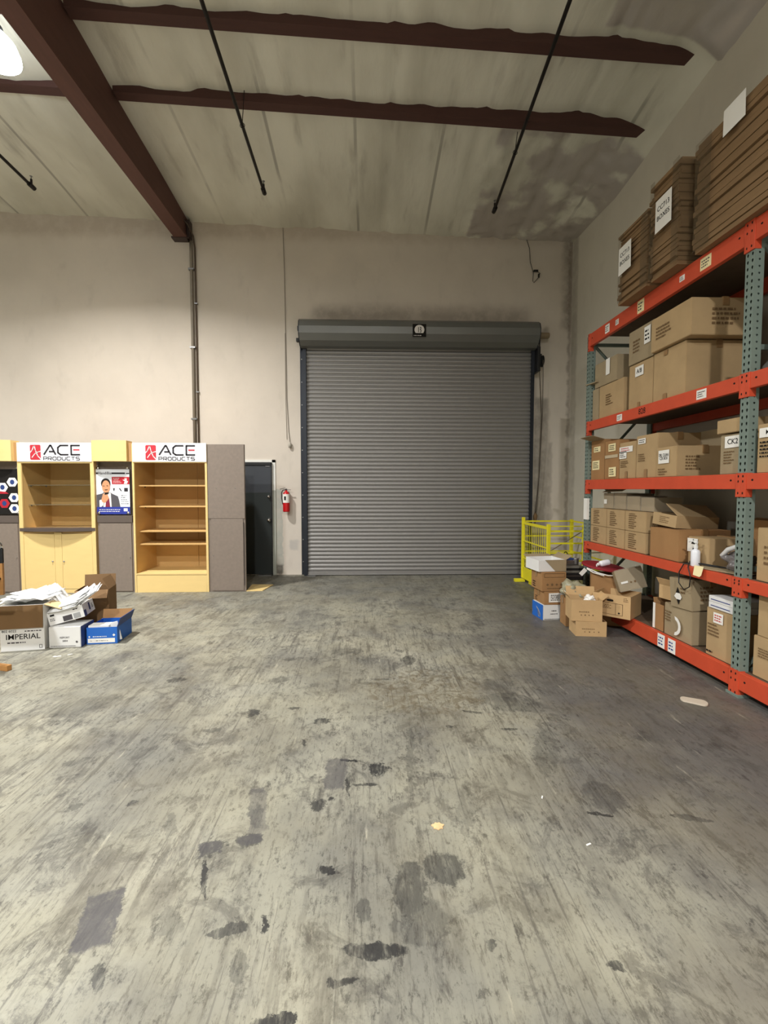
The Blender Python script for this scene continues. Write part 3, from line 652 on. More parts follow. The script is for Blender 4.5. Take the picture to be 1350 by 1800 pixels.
# ---------------------------------------------------------------- cabinets
LET = {'P': [[(0,0),(0,1),(.85,1),(1,.85),(1,.55),(.85,.4),(0,.4)]], 'R': [[(0,0),(0,1),(.85,1),(1,.85),(1,.58),(.85,.42),(0,.42)], [(.5,.42),(1,0)]],
       'O': [[(.2,0),(0,.2),(0,.8),(.2,1),(.8,1),(1,.8),(1,.2),(.8,0),(.2,0)]], 'D': [[(0,0),(0,1),(.75,1),(1,.78),(1,.22),(.75,0),(0,0)]],
       'U': [[(0,1),(0,.2),(.2,0),(.8,0),(1,.2),(1,1)]], 'C': [[(1,1),(.2,1),(0,.8),(0,.2),(.2,0),(1,0)]], 'T': [[(0,1),(1,1)], [(.5,1),(.5,0)]],
       'S': [[(1,1),(.15,1),(0,.88),(0,.62),(.15,.5),(.85,.5),(1,.38),(1,.12),(.85,0),(0,0)]]}
M_signdark = mat('sign_charcoal', rgb(40, 36, 42), 0.5); M_signred = mat('sign_red', rgb(190, 44, 58), 0.5); M_signgrey = mat('sign_grey', rgb(66, 62, 66), 0.5)
def ace_sign(parent, x0, x1, z0, z1, y):
    pn = MB().box(x0, x1, y-0.012, y, z0, z1).build('sign_panel', mat('sign_white', rgb(238, 240, 246), 0.4), parent, bevel=0.002)
    Mf = frame_mat((x0, y-0.012, z0), (1, 0, 0), (0, -1, 0))
    W, H_ = x1-x0, z1-z0
    fx = lambda u: (u-160)/640*W
    fz = lambda v: (360-v)/167*H_
    draw('logo_block', [rrect(fx(274), fz(345), fx(366), fz(212), 0.02)], M_signred, pn, Mf, 0.001)
    draw('logo_swoosh', stroke([(fx(274), fz(282)), (fx(292), fz(262)), (fx(308), fz(225)), (fx(314), fz(225)), (fx(322), fz(262)), (fx(340), fz(310)), (fx(366), fz(338))], 0.013) + stroke([(fx(290), fz(325)), (fx(316), fz(290)), (fx(346), fz(274)), (fx(368), fz(270))], 0.012), M_white, pn, Mf, 0.003)
    lw = 0.026
    draw('lettering', stroke([(fx(392), fz(300)), (fx(446), fz(218)), (fx(454), fz(218)), (fx(494), fz(300))], lw) + stroke([(fx(436), fz(272)), (fx(478), fz(272))], lw)
         + stroke([(fx(604), fz(218)), (fx(536), fz(218)), (fx(514), fz(236)), (fx(514), fz(282)), (fx(536), fz(299)), (fx(604), fz(299))], lw)
         + stroke([(fx(704), fz(218)), (fx(628), fz(218)), (fx(628), fz(299)), (fx(704), fz(299))], lw), M_signdark, pn, Mf, 0.001)
    draw('lettering', stroke([(fx(645), fz(256)), (fx(700), fz(256))], 0.021), M_signred, pn, Mf, 0.002)
    P_ = []; n = 8; cw = (fx(708)-fx(388))/n
    for i, ch in enumerate('PRODUCTS'):
        for pl in LET[ch]: P_ += stroke([(fx(388)+cw*i+x*cw*0.74, fz(347)+yy*(fz(319)-fz(347))) for x, yy in pl], 0.012)
    draw('lettering', P_, M_signgrey, pn, Mf, 0.001)

YC0, YC1 = 7.40, 8.10
def cabinet_left():
    x0 = -5.40; W = 1.15
    t = thing('display_cabinet', 'pale wood display cabinet with grey curved counter and two closed doors', 'cabinet', (x0+W/2, YC0, 0), group='display cabinets with white header signs')
    h = W/2; D = YC1-YC0
    MB().box(-h, -h+0.03, 0, D, 0, 2.32).box(h-0.03, h, 0, D, 0, 2.32).box(-h+0.03, h-0.03, D-0.02, D, 0, 2.32).box(-h+0.03, h-0.03, 0, D-0.02, 2.29, 2.32).build('carcass', M_lamin, t)
    MB().box(-h-0.002, -h+0.055, -0.02, 0.0, 0, 2.32).box(h-0.055, h+0.002, -0.02, 0.0, 0, 2.32).box(-h+0.055, h-0.055, -0.02, 0, 2.02, 2.32).box(-h+0.055, h-0.055, -0.015, 0, 0.0, 0.06).box(-0.055, 0.055, -0.018, 0, 0.06, 0.95).build('face_frame', M_lam, t, bevel=0.002)
    MB().box(-h+0.03, h-0.03, 0, D-0.02, 0.93, 0.96).build('deck', M_lamin, t)
    b = MB()
    P_ = [(-h+0.03, 0.0), (h-0.03, 0.0)]
    arc = [(-h+0.0 + (2*h)*k/24, -0.02-0.095*math.sin(PI*k/24)) for k in range(25)]
    poly = arc + [(h-0.03, 0.12), (-h+0.03, 0.12)]
    b.prism(poly, 0.05, Matrix.Translation((0, 0, 0.97)))
    b.build('counter', mat('dark_laminate', rgb(84, 74, 70), 0.35, var=0.08), t)
    MB().box(-h+0.03, h-0.03, 0.12, D-0.02, 0.98, 1.01).build('counter_back', mat('tan_counter', rgb(196, 160, 106), 0.5), t)
    for s in (-1, 1):
        xa, xb = (-h+0.058, -0.058) if s < 0 else (0.058, h-0.058)
        dd = MB().box(xa, xb, -0.018, 0.0, 0.065, 0.93).build('door', M_lam, t, bevel=0.003)
        Mx = Matrix.Translation((-0.065*s*-1 if False else s*0.085, -0.018, 0.50)) @ Matrix.Rotation(PI/2, 4, 'X')
        MB().lathe([(0.0, 0), (0.008, 0), (0.006, 0.008), (0.012, 0.016), (0.0, 0.022)], seg=10, M=Mx).build('knob', M_steel, dd)
    for z in (1.37, 1.68):
        sh = MB().box(-h+0.035, h-0.035, 0.14, D-0.03, z, z+0.008).build('glass_shelf', M_glass, t)
        MB().box(-h+0.03, -h+0.045, 0.2, 0.215, z-0.02, z).box(-h+0.03, -h+0.045, 0.55, 0.565, z-0.02, z).box(h-0.045, h-0.03, 0.2, 0.215, z-0.02, z).box(h-0.045, h-0.03, 0.55, 0.565, z-0.02, z).build('shelf_pin', M_steel, sh)
    ace_sign(t, -h+0.01, h-0.02, 2.045, 2.335, -0.021)
def cabinet_right():
    x0 = -3.665; W = 1.145; h = W/2; D = YC1-YC0
    t = thing('display_cabinet', 'pale wood display cabinet with open wooden shelves under a white header', 'cabinet', (x0+W/2, YC0, 0), group='display cabinets with white header signs')
    MB().box(-h, -h+0.03, 0, D, 0, 2.32).box(h-0.03, h, 0, D, 0, 2.32).box(-h+0.03, h-0.03, 0, D-0.02, 2.29, 2.32).build('carcass', M_lamin, t)
    MB().box(-h+0.03, 0.17, D-0.02, D, 0, 2.32).box(0.176, h-0.03, D-0.02, D, 0, 2.32).build('back_panel', M_lamin, t)
    MB().box(-h-0.002, -h+0.03, -0.02, 0.0, 0, 2.32).box(h-0.03, h+0.002, -0.02, 0.0, 0, 2.32).box(-h+0.03, h-0.03, -0.02, 0, 2.03, 2.32).box(-h+0.03, h-0.03, -0.02, 0, 0.0, 0.275).build('face_frame', M_lam, t, bevel=0.002)
    MB().box(-h+0.03, h-0.03, -0.025, D-0.02, 0.28, 0.30).build('deck', M_lam, t)
    for z in (0.735, 0.94, 1.335, 1.665):
        sh = MB().box(-h+0.032, h-0.032, 0.10, D-0.03, z, z+0.02).build('shelf', M_lamin, t, bevel=0.002)
        MB().box(-h+0.03, -h+0.045, 0.3, 0.315, z-0.018, z).box(h-0.045, h-0.03, 0.3, 0.315, z-0.018, z).build('shelf_pin', M_black, sh)
    ace_sign(t, -h+0.015, h-0.0, 2.045, 2.335, -0.021)
def poster_unit(xa, xb, which):
    W = xb-xa; h = W/2; D = YC1-YC0; cx = (xa+xb)/2
    lab = ('grey laminate column with curved pale wood cap between the two display cabinets' if which else 'grey laminate column with curved pale wood cap at the left edge of the view')
    t = thing('display_column', lab, 'display column', (cx, YC0, 0), group='grey display columns with curved caps')
    MB().box(-h, -h+0.02, 0.06, D, 0, 2.34).box(h-0.02, h, 0.02, D, 0, 2.34).box(-h+0.02, h-0.02, 0.12, 0.15, 1.1, 2.34).box(-h+0.02, h-0.02, 0.02, D, 0, 1.1).build('body', M_greylam, t)
    MB().box(-h+0.02, h-0.03, 0.0, 0.10, 1.10, 1.21).build('ledge', mat('ledge_laminate', rgb(92, 82, 76), 0.5, var=0.1), t, bevel=0.003)
    dd = MB().box(-h+0.05, h-0.045, 0.0, 0.02, 0.02, 1.085).build('door', M_greylam, t, bevel=0.003)
    Mx = Matrix.Translation((h-0.07, 0, 0.56)) @ Matrix.Rotation(PI/2, 4, 'X')
    MB().lathe([(0.0, 0), (0.008, 0), (0.008, 0.012), (0.0, 0.014)], seg=10, M=Mx).build('lock', M_chrome, dd)
    c0, c1 = -h-0.0, h-0.06
    arc = [(c0 + (c1-c0)*k/20, 0.0-0.14*math.sin(PI*(0.22+0.56*k/20))+0.09) for k in range(21)]
    MB().prism([(x, y-0.06) for x, y in arc] + [(c1, 0.12), (c0, 0.12)], 0.32, Matrix.Translation((0, 0, 2.05))).build('curved_cap', M_lam, t)
    MB().box(c1, h, -0.0, 0.12, 2.05, 2.34).build('cap_side', mat('cap_side_oak', rgb(176, 138, 90), 0.6, var=0.1), t)
    return t
cabinet_left(); cabinet_right()
poster_unit(-4.25, -3.665, True); poster_unit(-5.985, -5.40, False)
# posters stand off the columns on clips
def poster_base(cx, lab):
    t = thing('poster', lab, 'poster', (cx, 7.43, 1.23), group='posters on the grey columns')
    pb = MB().box(-0.26, 0.25, 0, 0.006, 0, 0.70).build('board', mat('poster_white', rgb(232, 236, 242), 0.25), t)
    for x, z in ((-0.23, 0.02), (0.22, 0.02), (-0.23, 0.72), (0.22, 0.72)):
        MB().lathe([(0.0, -0.01), (0.022, -0.008), (0.022, 0.0), (0.012, 0.0), (0.012, 0.05), (0, 0.05)], seg=12, M=Matrix.Translation((x, 0, z)) @ Matrix.Rotation(-PI/2, 4, 'X')).build('standoff_clip', M_chrome, t, smooth=True)
    Mf = frame_mat((-0.26, 0, 0), (1, 0, 0), (0, -1, 0))
    return t, pb, Mf
t, pb, Mf = poster_base(-3.985, 'white poster of a man in a grey suit above a blue band')
U = lambda u: (u-110)/950*0.51
V = lambda v: (1640-v)/1225*0.70
M_suit = mat('poster_suit', rgb(84, 82, 88), 0.4); M_skin = mat('poster_skin', rgb(206, 150, 112), 0.4); M_hair = mat('poster_hair', rgb(24, 18, 20), 0.4)
M_tie = mat('poster_tie', rgb(130, 44, 68), 0.4); M_pblue = mat('poster_blue', rgb(44, 58, 150), 0.4, var=0.08); M_pred = mat('poster_red', rgb(178, 34, 48), 0.4)
pp = lambda L_: [(U(a), V(b_)) for a, b_ in L_]
draw('blue_band', [pp([(110, 1640), (1060, 1640), (1060, 1440), (110, 1440)])], M_pblue, pb, Mf, 0.001)
draw('printed_suit', [pp([(115, 1440), (115, 1110), (270, 1075), (320, 1040), (520, 1050), (560, 1080), (720, 1150), (750, 1250), (785, 1440)])], M_suit, pb, Mf, 0.0012)
draw('printed_shirt', [pp([(300, 1440), (330, 1060), (520, 1060), (535, 1440)]), pp([(190, 1260), (240, 1240), (330, 1360), (240, 1440), (190, 1440)])], M_paper, pb, Mf, 0.0022)
draw('printed_tie', [pp([(360, 1440), (385, 1200), (470, 1200), (495, 1440)])], M_tie, pb, Mf, 0.0032)
draw('printed_hair', [[(U(385)+0.073*math.cos(a), V(800)+0.080*math.sin(a)) for a in [k*PI/10 for k in range(20)]]], M_hair, pb, Mf, 0.0034)
draw('printed_face', [[(U(390)+0.062*math.cos(a), V(890)+0.100*math.sin(a)) for a in [k*PI/10 for k in range(20)]], pp([(250, 1240), (300, 1080), (420, 1080), (470, 1200), (400, 1290), (330, 1330), (270, 1300)])], M_skin, pb, Mf, 0.0044)
draw('printed_features', [pp([(300, 860), (350, 860), (350, 875), (300, 875)]), pp([(410, 855), (450, 855), (450, 872), (410, 872)]), pp([(345, 1050), (460, 1040), (460, 1085), (350, 1110)]), pp([(350, 965), (440, 960), (430, 980), (360, 985)])], M_hair, pb, Mf, 0.0054)
draw('red_block', [pp([(560, 820), (560, 620), (1060, 620), (1060, 820)])], M_pred, pb, Mf, 0.0012)
draw('printed_hand', [pp([(900, 810), (930, 740), (860, 700), (935, 700), (910, 640), (945, 690), (945, 630), (965, 685), (985, 640), (985, 740), (1025, 730), (990, 810)])] + scribble(U(600), V(800), U(850), V(640), 4, random.Random(3), 0.3), M_paper, pb, Mf, 0.0022)
draw('printed_icons', [pp([(585, 930), (640, 930), (620, 1010), (600, 1000)]), pp([(750, 930), (790, 930), (840, 1010), (810, 1010)]), pp([(905, 920), (1010, 920), (1010, 1020), (905, 1020)])] + scribble(U(810), V(1380), U(1030), V(1100), 5, random.Random(8), 0.25), M_signdark, pb, Mf, 0.0012)
draw('heading_bar', [pp([(85+30, 545), (165, 545), (165, 500), (115, 500)]), pp([(555, 545), (555, 500), (940, 500), (940, 545)]), pp([(965, 540), (965, 512), (1058, 512), (1058, 540)])], M_signdark, pb, Mf, 0.0012)
text_obj('heading', 'HandiBiz', 0.058, M_signgrey, pb, Mf @ Matrix.Translation((U(360), V(520), 0)), 0.002, 0.0012)
draw('band_lettering', scribble(U(180), V(1590), U(830), V(1490), 2, random.Random(6), 0.32) + [pp([(880, 1560), (990, 1560), (990, 1480), (880, 1480)])], M_paper, pb, Mf, 0.0022)
t, pb, Mf = poster_base(-5.66, 'dark poster with a honeycomb of product pictures at the left edge')
MB().box(-0.26, 0.25, -0.001, 0.0, 0, 0.70).build('dark_print', M_ink, pb)
hexs = []; inner = []; rd = []
for k, (hx, hz_) in enumerate(((0.40, 0.50), (0.25, 0.42), (0.42, 0.26), (0.27, 0.17), (0.42, 0.09), (0.12, 0.50), (0.12, 0.26), (0.10, 0.10))):
    P_ = [(hx+0.085*math.cos(a*PI/3), hz_+0.078*math.sin(a*PI/3)) for a in range(6)]
    P_ = [(min(max(x, 0.01), 0.505), min(max(z, 0.01), 0.69)) for x, z in P_]
    (rd if k in (3,) else hexs).append(P_)
    inner.append(ell(hx, hz_, 0.035, 0.04, 8))
draw('honeycomb', hexs, M_paper, pb, Mf, 0.002); draw('red_cell', rd + [[(0.2, 0.32), (0.34, 0.32), (0.30, 0.35), (0.2, 0.36)]], M_pred, pb, Mf, 0.002)
draw('product_print', inner, M_navy, pb, Mf, 0.003)

t = thing('cabinet_end_panel', 'tall grey-brown laminate end cabinet beside the dark door', 'cabinet', (-2.23, YC0, 0))
MB().box(-0.288, 0.288, 0.0, 0.035, 0, 2.32).box(-0.288, -0.26, 0.035, 0.68, 0, 2.32).build('body', M_greylam, t, bevel=0.003)
MB().box(-0.285, 0.285, -0.012, 0.0, 1.16, 2.32).build('upper_panel', M_greylam, t, bevel=0.003)
dd = MB().box(-0.24, 0.255, -0.012, 0.0, 0.02, 1.155).build('door', M_greylam, t, bevel=0.003)
for x, z in ((-0.15, 1.64), (0.14, 1.64), (-0.215, 0.58)):
    MB().lathe([(0.0, 0), (0.007, 0), (0.007, 0.004), (0.0, 0.005)], seg=8, M=Matrix.Translation((x, -0.012, z)) @ Matrix.Rotation(PI/2, 4, 'X')).build('stud', M_chrome, t)
MB().box(0.262, 0.268, -0.014, 0.0, 0.1, 1.10).build('edge_strip', mat('dark_edge', rgb(70, 62, 58), 0.5), t)
o = MB().prism([(0, 0), (0.25, 0.0), (0.36, 0.45), (0.0, 0.5)], 0.012, Matrix.Translation((-1.94, 7.40, 0.001)) @ Matrix.Rotation(R(4), 4, 'Z')).build('board_offcut', M_lam)
tag(o, 'pale board offcut lying on the floor behind the grey end cabinet', 'board')

# ---------------------------------------------------------------- cartons
def carton(name, label, corner, w, d, h, rz, m=TAN, open_=False, flaps=(), tape=True, prints=(), stickers=(), group=None, cat='cardboard box', tilt=(0, 0), inner=None, jit=0.006, face_mats=None):
    """corner = world position of the bottom front left corner; front face = local -y"""
    rnd = random.Random(hash(label) % 9973 if False else sum(ord(c)*(i+1) for i, c in enumerate(label)))
    a = R(rz); cx, cy = rot2(w/2, d/2, a)
    t = thing(name, label, cat, (corner[0]+cx, corner[1]+cy, corner[2]), (tilt[0], tilt[1], a), group)
    hw, hd = w/2, d/2
    if not open_:
        bm = bmesh.new(); bmesh.ops.create_cube(bm, size=1.0)
        for v in bm.verts: v.co = Vector((v.co.x*w, v.co.y*d, (v.co.z+0.5)*h))
        bmesh.ops.subdivide_edges(bm, edges=bm.edges, cuts=3, use_grid_fill=True)
        for v in bm.verts:
            x, y, z = v.co
            k = mnoise.noise(Vector((x*4+rnd.random()*0, y*4, z*4+sum(ord(c) for c in label) % 50)))
            fx, fy, fz = 1-abs(x/hw)**2, 1-abs(y/hd)**2, 1-abs(2*z/h-1)**2
            bulge = jit*(0.3+k)
            if abs(abs(x)-hw) < 1e-4: v.co.x += math.copysign(bulge*fy*fz, x)
            if abs(abs(y)-hd) < 1e-4: v.co.y += math.copysign(bulge*fx*fz, y)
            if z > h-1e-4: v.co.z += bulge*fx*fy
        es = [e for e in bm.edges if len(e.link_faces) == 2 and e.calc_face_angle(0) > 1.0]
        bmesh.ops.bevel(bm, geom=es, offset=min(0.004, h/20), segments=2, affect='EDGES')
        me = bpy.data.meshes.new('body'); bm.to_mesh(me); bm.free(); me.materials.append(m)
        body = bpy.data.objects.new('body', me); COL.objects.link(body); body.parent = t
        if tape:
            MB().box(-hw-0.0015, hw+0.0015, -0.028, 0.028, h-0.0, h+0.0085).box(-hw-0.008, -hw, -0.028, 0.028, h-0.07, h).box(hw, hw+0.008, -0.028, 0.028, h-0.07, h).build('tape', M_tape, t)
    else:
        th = 0.005
        MB().box(-hw, hw, -hd, -hd+th, 0, h).box(-hw, hw, hd-th, hd, 0, h).box(-hw, -hw+th, -hd+th, hd-th, 0, h).box(hw-th, hw, -hd+th, hd-th, 0, h).box(-hw+th, hw-th, -hd+th, hd-th, 0, th).build('body', m, t)
        for side, ang, ln in flaps:
            # ang 0 = standing straight up, 90 = folded outward flat, 180 = hanging outside
            A = R(ang); wdt = w-0.01 if side in 'fb' else d-0.01
            b = MB(); b.box(-wdt/2, wdt/2, -0.002, 0.002, 0, ln, Matrix.Rotation(A, 4, 'X'))
            T = {'f': Matrix.Translation((0, -hd, h)), 'b': Matrix.Translation((0, hd, h)) @ Matrix.Rotation(PI, 4, 'Z'),
                 'l': Matrix.Translation((-hw, 0, h)) @ Matrix.Rotation(-PI/2, 4, 'Z'), 'r': Matrix.Translation((hw, 0, h)) @ Matrix.Rotation(PI/2, 4, 'Z')}[side]
            b.v = [tuple(T @ Vector(p)) for p in b.v]
            b.build('flap', inner or m, t)
    FR = {'f': frame_mat((-hw, -hd, 0), (1, 0, 0), (0, -1, 0)), 'r': frame_mat((hw, -hd, 0), (0, 1, 0), (1, 0, 0)), 'l': frame_mat((-hw, hd, 0), (0, -1, 0), (-1, 0, 0)), 't': frame_mat((-hw, -hd, h), (1, 0, 0), (0, 0, 1))}
    off = (jit*0.9 + 0.002) if not open_ else 0.001
    DM = {'f': w, 'r': d, 'l': d, 't': w}
    for face, kind, x, z, ww, hh, arg, mm_ in prints:
        Wf = DM[face]; Mf = FR[face]
        if kind == 'lines': draw('print', scribble(x*Wf, z*h, (x+ww)*Wf, (z+hh)*h, arg, rnd), mm_, t, Mf, off)
        elif kind == 'text': text_obj('print', arg, hh*h, mm_, t, Mf @ Matrix.Translation(((x+ww/2)*Wf, (z+hh/2)*h, 0)), off, 0.0012, sx=0 if len(arg) == 8 else 1.0, maxw=ww*Wf)
        elif kind == 'rect':
            x0, z0, x1, z1 = x*Wf, z*h, (x+ww)*Wf, (z+hh)*h
            draw('print', stroke([(x0, z0), (x1, z0), (x1, z1), (x0, z1)], 0.004, True), mm_, t, Mf, off)
        elif kind == 'fill': draw('panel', [[(x*Wf, z*h), ((x+ww)*Wf, z*h), ((x+ww)*Wf, (z+hh)*h), (x*Wf, (z+hh)*h)]], mm_, t, Mf, off)
        elif kind == 'icons':
            draw('print', [ell((x+ww*(q+0.5)/arg)*Wf, (z+hh/2)*h, hh*h*0.42, hh*h*0.42, 8 if q % 2 else 4) for q in range(arg)], mm_, t, Mf, off)
        elif kind == 'poly': draw('print', [[(px*Wf, pz*h) for px, pz in pl] for pl in arg], mm_, t, Mf, off)
    for face, x, z, ww, hh, txt, mm_ in stickers:
        Wf = DM[face]; Mf = FR[face]
        st = draw('paper_label', [[(x*Wf, z*h), ((x+ww)*Wf, z*h+0.002), ((x+ww)*Wf, (z+hh)*h), (x*Wf, (z+hh)*h-0.002)]], mm_, t, Mf, off+0.001)
        if txt and txt.startswith('~'): draw('label_print', scribble((x+ww*0.12)*Wf, (z+hh*0.15)*h, (x+ww*0.9)*Wf, (z+hh*0.85)*h, int(txt[1]), rnd), M_redink if 'r' in txt else M_ink, st, Mf, off+0.002)
        elif txt: text_obj('label_print', txt, hh*h*0.62/(1+txt.count('\n')), M_ink, st, Mf @ Matrix.Translation(((x+ww/2)*Wf, (z+hh/2)*h, 0)), off+0.003, 0.001, maxw=ww*Wf*0.88)
    return t
def rackbox(label, ynear, yfar, z, h, depth, xf=2.92, **k):
    """a carton on the rack: its front faces the aisle, its right-hand side faces the viewpoint"""
    return carton('cardboard_box', label, (xf, yfar, z), yfar-ynear, depth, h, -90, **k)

# ---------------------------------------------------------------- pallet rack
rack = thing('pallet_rack', 'orange and green steel pallet rack against the right wall', 'rack', (2.88, 3.47, 0))
HOLE = [(.40,.25),(.5,.15),(.60,.25),(.74,.55),(.66,.76),(.5,.83),(.34,.76),(.26,.55)]
OUT8 = [(0,0),(.5,0),(1,0),(1,.5),(1,1),(.5,1),(0,1),(0,.5)]
def holed(b, o, du, dv, wu, hv, fill=0.8):
    o, du, dv = Vector(o), Vector(du), Vector(dv); n = len(b.v)
    for x, z in OUT8: b.v.append(tuple(o+du*(x*wu)+dv*(z*hv)))
    for x, z in HOLE: b.v.append(tuple(o+du*((0.5+(x-0.5)*fill)*wu)+dv*((0.5+(z-0.5)*fill)*hv)))
    for k in range(8):
        j = (k+1) % 8; b.f.append((n+k, n+j, n+8+j, n+8+k))
def post(x, y, name='upright_post', flip=1):
    b = MB(); W_, D_ = 0.088, 0.072; pitch = 0.0506; nc = 71
    for k in range(nc):
        z = 0.02+k*pitch
        for q in range(2): holed(b, (x, y+W_-q*W_/2, z), (0, -1, 0), (0, 0, 1), W_/2, pitch)
        holed(b, (x, y, z), (flip, 0, 0), (0, 0, 1), D_, pitch, 0.5)
    zt = 0.02+nc*pitch
    b.quad((x+flip*D_, y+W_, 0.02), (x, y+W_, 0.02), (x, y+W_, zt), (x+flip*D_, y+W_, zt))
    b.quad((x+flip*D_, y, 0.02), (x+flip*D_, y+W_, 0.02), (x+flip*D_, y+W_, zt), (x+flip*D_, y, zt))
    b.quad((x, y, zt), (x+flip*D_, y, zt), (x+flip*D_, y+W_, zt), (x, y+W_, zt))
    o = b.build(name, M_green, rack, fix=False); o.matrix_parent_inverse = Matrix.Translation((-2.88, -3.47, 0))
    fp = MB().box(x-0.02, x+flip*0.09+0.01, y-0.02, y+W_+0.02, 0.0, 0.02).build('foot_plate', M_green, o)
    return o
def rk(b, name, m, parent=None, bevel=0.0):
    o = b.build(name, m, parent or rack, bevel=bevel)
    if parent is None: o.matrix_parent_inverse = Matrix.Translation((-2.88, -3.47, 0))
    return o
YP = [6.06, 3.47, 0.88]; XF_, XBK = 2.88, 3.78
for y in YP:
    fp = post(XF_, y); post(XBK, y, flip=-1)
    if y == 6.06:
        MB().box(XF_-0.003, XF_+0.03, y-0.002, y+0.09, 1.22, 1.50).build('white_wrap', M_paper, fp)
    br = MB()
    zs = [0.2, 1.0, 1.85, 2.7, 3.5]
    for k, z in enumerate(zs): br.box(XF_+0.07, XBK-0.07, y+0.03, y+0.06, z-0.02, z+0.02)
    for k in range(4):
        z0, z1 = zs[k], zs[k+1]
        p0, p1 = ((XF_+0.07, y+0.045, z0), (XBK-0.07, y+0.045, z1)) if k % 2 == 0 else ((XBK-0.07, y+0.045, z0), (XF_+0.07, y+0.045, z1))
        br.tube([p0, p1], 0.018, 6)
    rk(br, 'brace', M_green)
LV = [(0.06, 0.20), (0.84, 0.93), (1.62, 1.74), (2.38, 2.50), (3.47, 3.63)]
for ya, yb in ((3.47+0.088, 6.06), (0.88+0.088, 3.47)):
    for z0, z1 in LV:
        for xf, s in ((XF_-0.006, 1), (XBK+0.0, -1)):
            b = MB().box(xf, xf+s*0.045, ya, yb, z0, z1)
            bo = rk(b, 'beam', M_orange, bevel=0.005)
            for yy, dy in ((ya, -1), (yb, 1)):
                c = MB().box(xf-s*0.006, xf+s*0.012, yy if dy > 0 else yy-0.044, yy+0.044 if dy > 0 else yy, z0-0.06, z1+0.005)
                c.box(xf-s*0.006, xf+s*0.05, (yy-0.004) if dy > 0 else yy, yy if dy > 0 else yy+0.004, z0-0.06, z1+0.005)
                co = c.build('connector_plate', M_orange, bo, bevel=0.002); 
                if s > 0:
                    hb = MB()
                    for zz in (z0-0.03, (z0+z1)/2, z1-0.02): hb.prism(ell(0, 0, 0.006, 0.010, 8), 0.001, frame_mat((xf-0.0065, yy+dy*0.022, zz), (0, -1, 0), (-1, 0, 0)))
                    hb.prism(ell(0, 0, 0.010, 0.008, 8), 0.001, frame_mat((xf-0.0006, yy-dy*0.06, (z0+z1)/2+0.01), (0, -1, 0), (-1, 0, 0)))
                    hb.build('slot', M_ink, bo)
        rk(MB().box(XF_+0.04, XBK-0.05, ya-0.02, yb+0.02, z1-0.022, z1-0.002), 'deck_board', M_ply)
# paper labels on the beams
def beam_label(y, lv, wd, hh, txt, m=M_paper, zf=0.5):
    z0, z1 = LV[lv]; zc_ = z0+(z1-z0)*zf
    Mf = frame_mat((XF_-0.006, y, zc_), (0, -1, 0), (-1, 0, 0))
    o = draw('beam_label', [[(-wd/2, -hh/2), (wd/2, -hh/2), (wd/2, hh/2), (-wd/2, hh/2)]], m, rack, Mf, 0.001)
    o.matrix_parent_inverse = Matrix.Translation((-2.88, -3.47, 0))
    draw('label_print', scribble(-wd*0.38, -hh*0.35, wd*0.38, hh*0.35, 3, random.Random(int(y*100))), M_blueink if lv == 0 else M_signgrey, o, Mf, 0.002)
for a in ((5.62, 4, 0.10, 0.10, ''), (5.40, 4, 0.07, 0.06, ''), (4.93, 4, 0.12, 0.13, '', M_cream), (4.28, 4, 0.07, 0.05, ''), (3.98, 4, 0.13, 0.10, '', M_cream), (5.30, 3, 0.11, 0.07, ''), (3.98, 3, 0.12, 0.08, ''), (4.43, 0, 0.11, 0.13, ''), (4.27, 0, 0.11, 0.13, '')):
    beam_label(*a)
o = text_obj('stencil', '828', 0.085, M_ink, rack, frame_mat((XF_-0.006, 4.86, 2.44), (0, -1, 0), (-1, 0, 0)), 0.001, 0.001)
o.matrix_parent_inverse = Matrix.Translation((-2.88, -3.47, 0))

# flattened carton bundles on the top deck
def bundle(label, xf, y0, y1, z0, h, n, signs, seed, depth=0.85):
    rnd = random.Random(seed)
    t = thing('cardboard_bundle', label, 'cardboard bundle', (xf+depth/2, (y0+y1)/2, z0), group='film-wrapped flat cardboard bundles')
    b = MB(); hw, hl = depth/2, (y1-y0)/2; dz = h/n
    for k in range(n):
        a = rnd.uniform(-0.018, 0.018); c = rnd.uniform(-0.02, 0.02); l2 = hl-rnd.uniform(0, 0.035)
        b.box(-hw+0.02+a, hw+a, -l2+c*0.4, l2+c*0.4, k*dz, k*dz+dz*0.86)
    b.build('flat_cartons', mat('old_cardboard', rgb(134, 108, 78), 0.9, var=0.2, scale=4, spec=0.2, stretch=(1, 1, 6)), t)
    f = MB(); nb = 7
    e = 0.004
    for ya, yb in ((-hl-0.004, -hl*0.6), (hl*0.6, hl-0.02)):
        f.quad((-hw-e, ya, 0.02), (-hw-e, yb, 0.02), (-hw-e, yb, h-0.01), (-hw-e, ya, h-0.01))
    f.quad((-hw-e, -hl-0.006, 0.02), (hw, -hl-0.006, 0.02), (hw, -hl-0.006, h-0.03), (-hw-e, -hl-0.006, h-0.03))
    f.build('stretch_film', M_film, t, fix=False)
    for yc, zc_, wd, hh, lines in signs:
        Mf = frame_mat((-hw-0.016, yc, zc_), (0, -1, 0), (-1, 0, 0))
        s_ = draw('paper_sign', [[(-wd/2, -hh/2), (wd/2, -hh/2+0.006), (wd/2-0.004, hh/2), (-wd/2+0.003, hh/2-0.005)]], M_paper, t, Mf, 0.001)
        for i, ln in enumerate(lines): text_obj('sign_print', ln, 0.062, M_ink, s_, Mf @ Matrix.Translation((0, 0.055-0.085*i, 0)), 0.003, 0.002)
    return t
bundle('lowest film-wrapped flat cardboard bundle with paper sign at the far end of the top deck', 2.74, 4.62, 5.17, 3.635, 0.74, 26, [(0.10, 0.44, 0.24, 0.29, ['CC713', 'BOXES'])], 3)
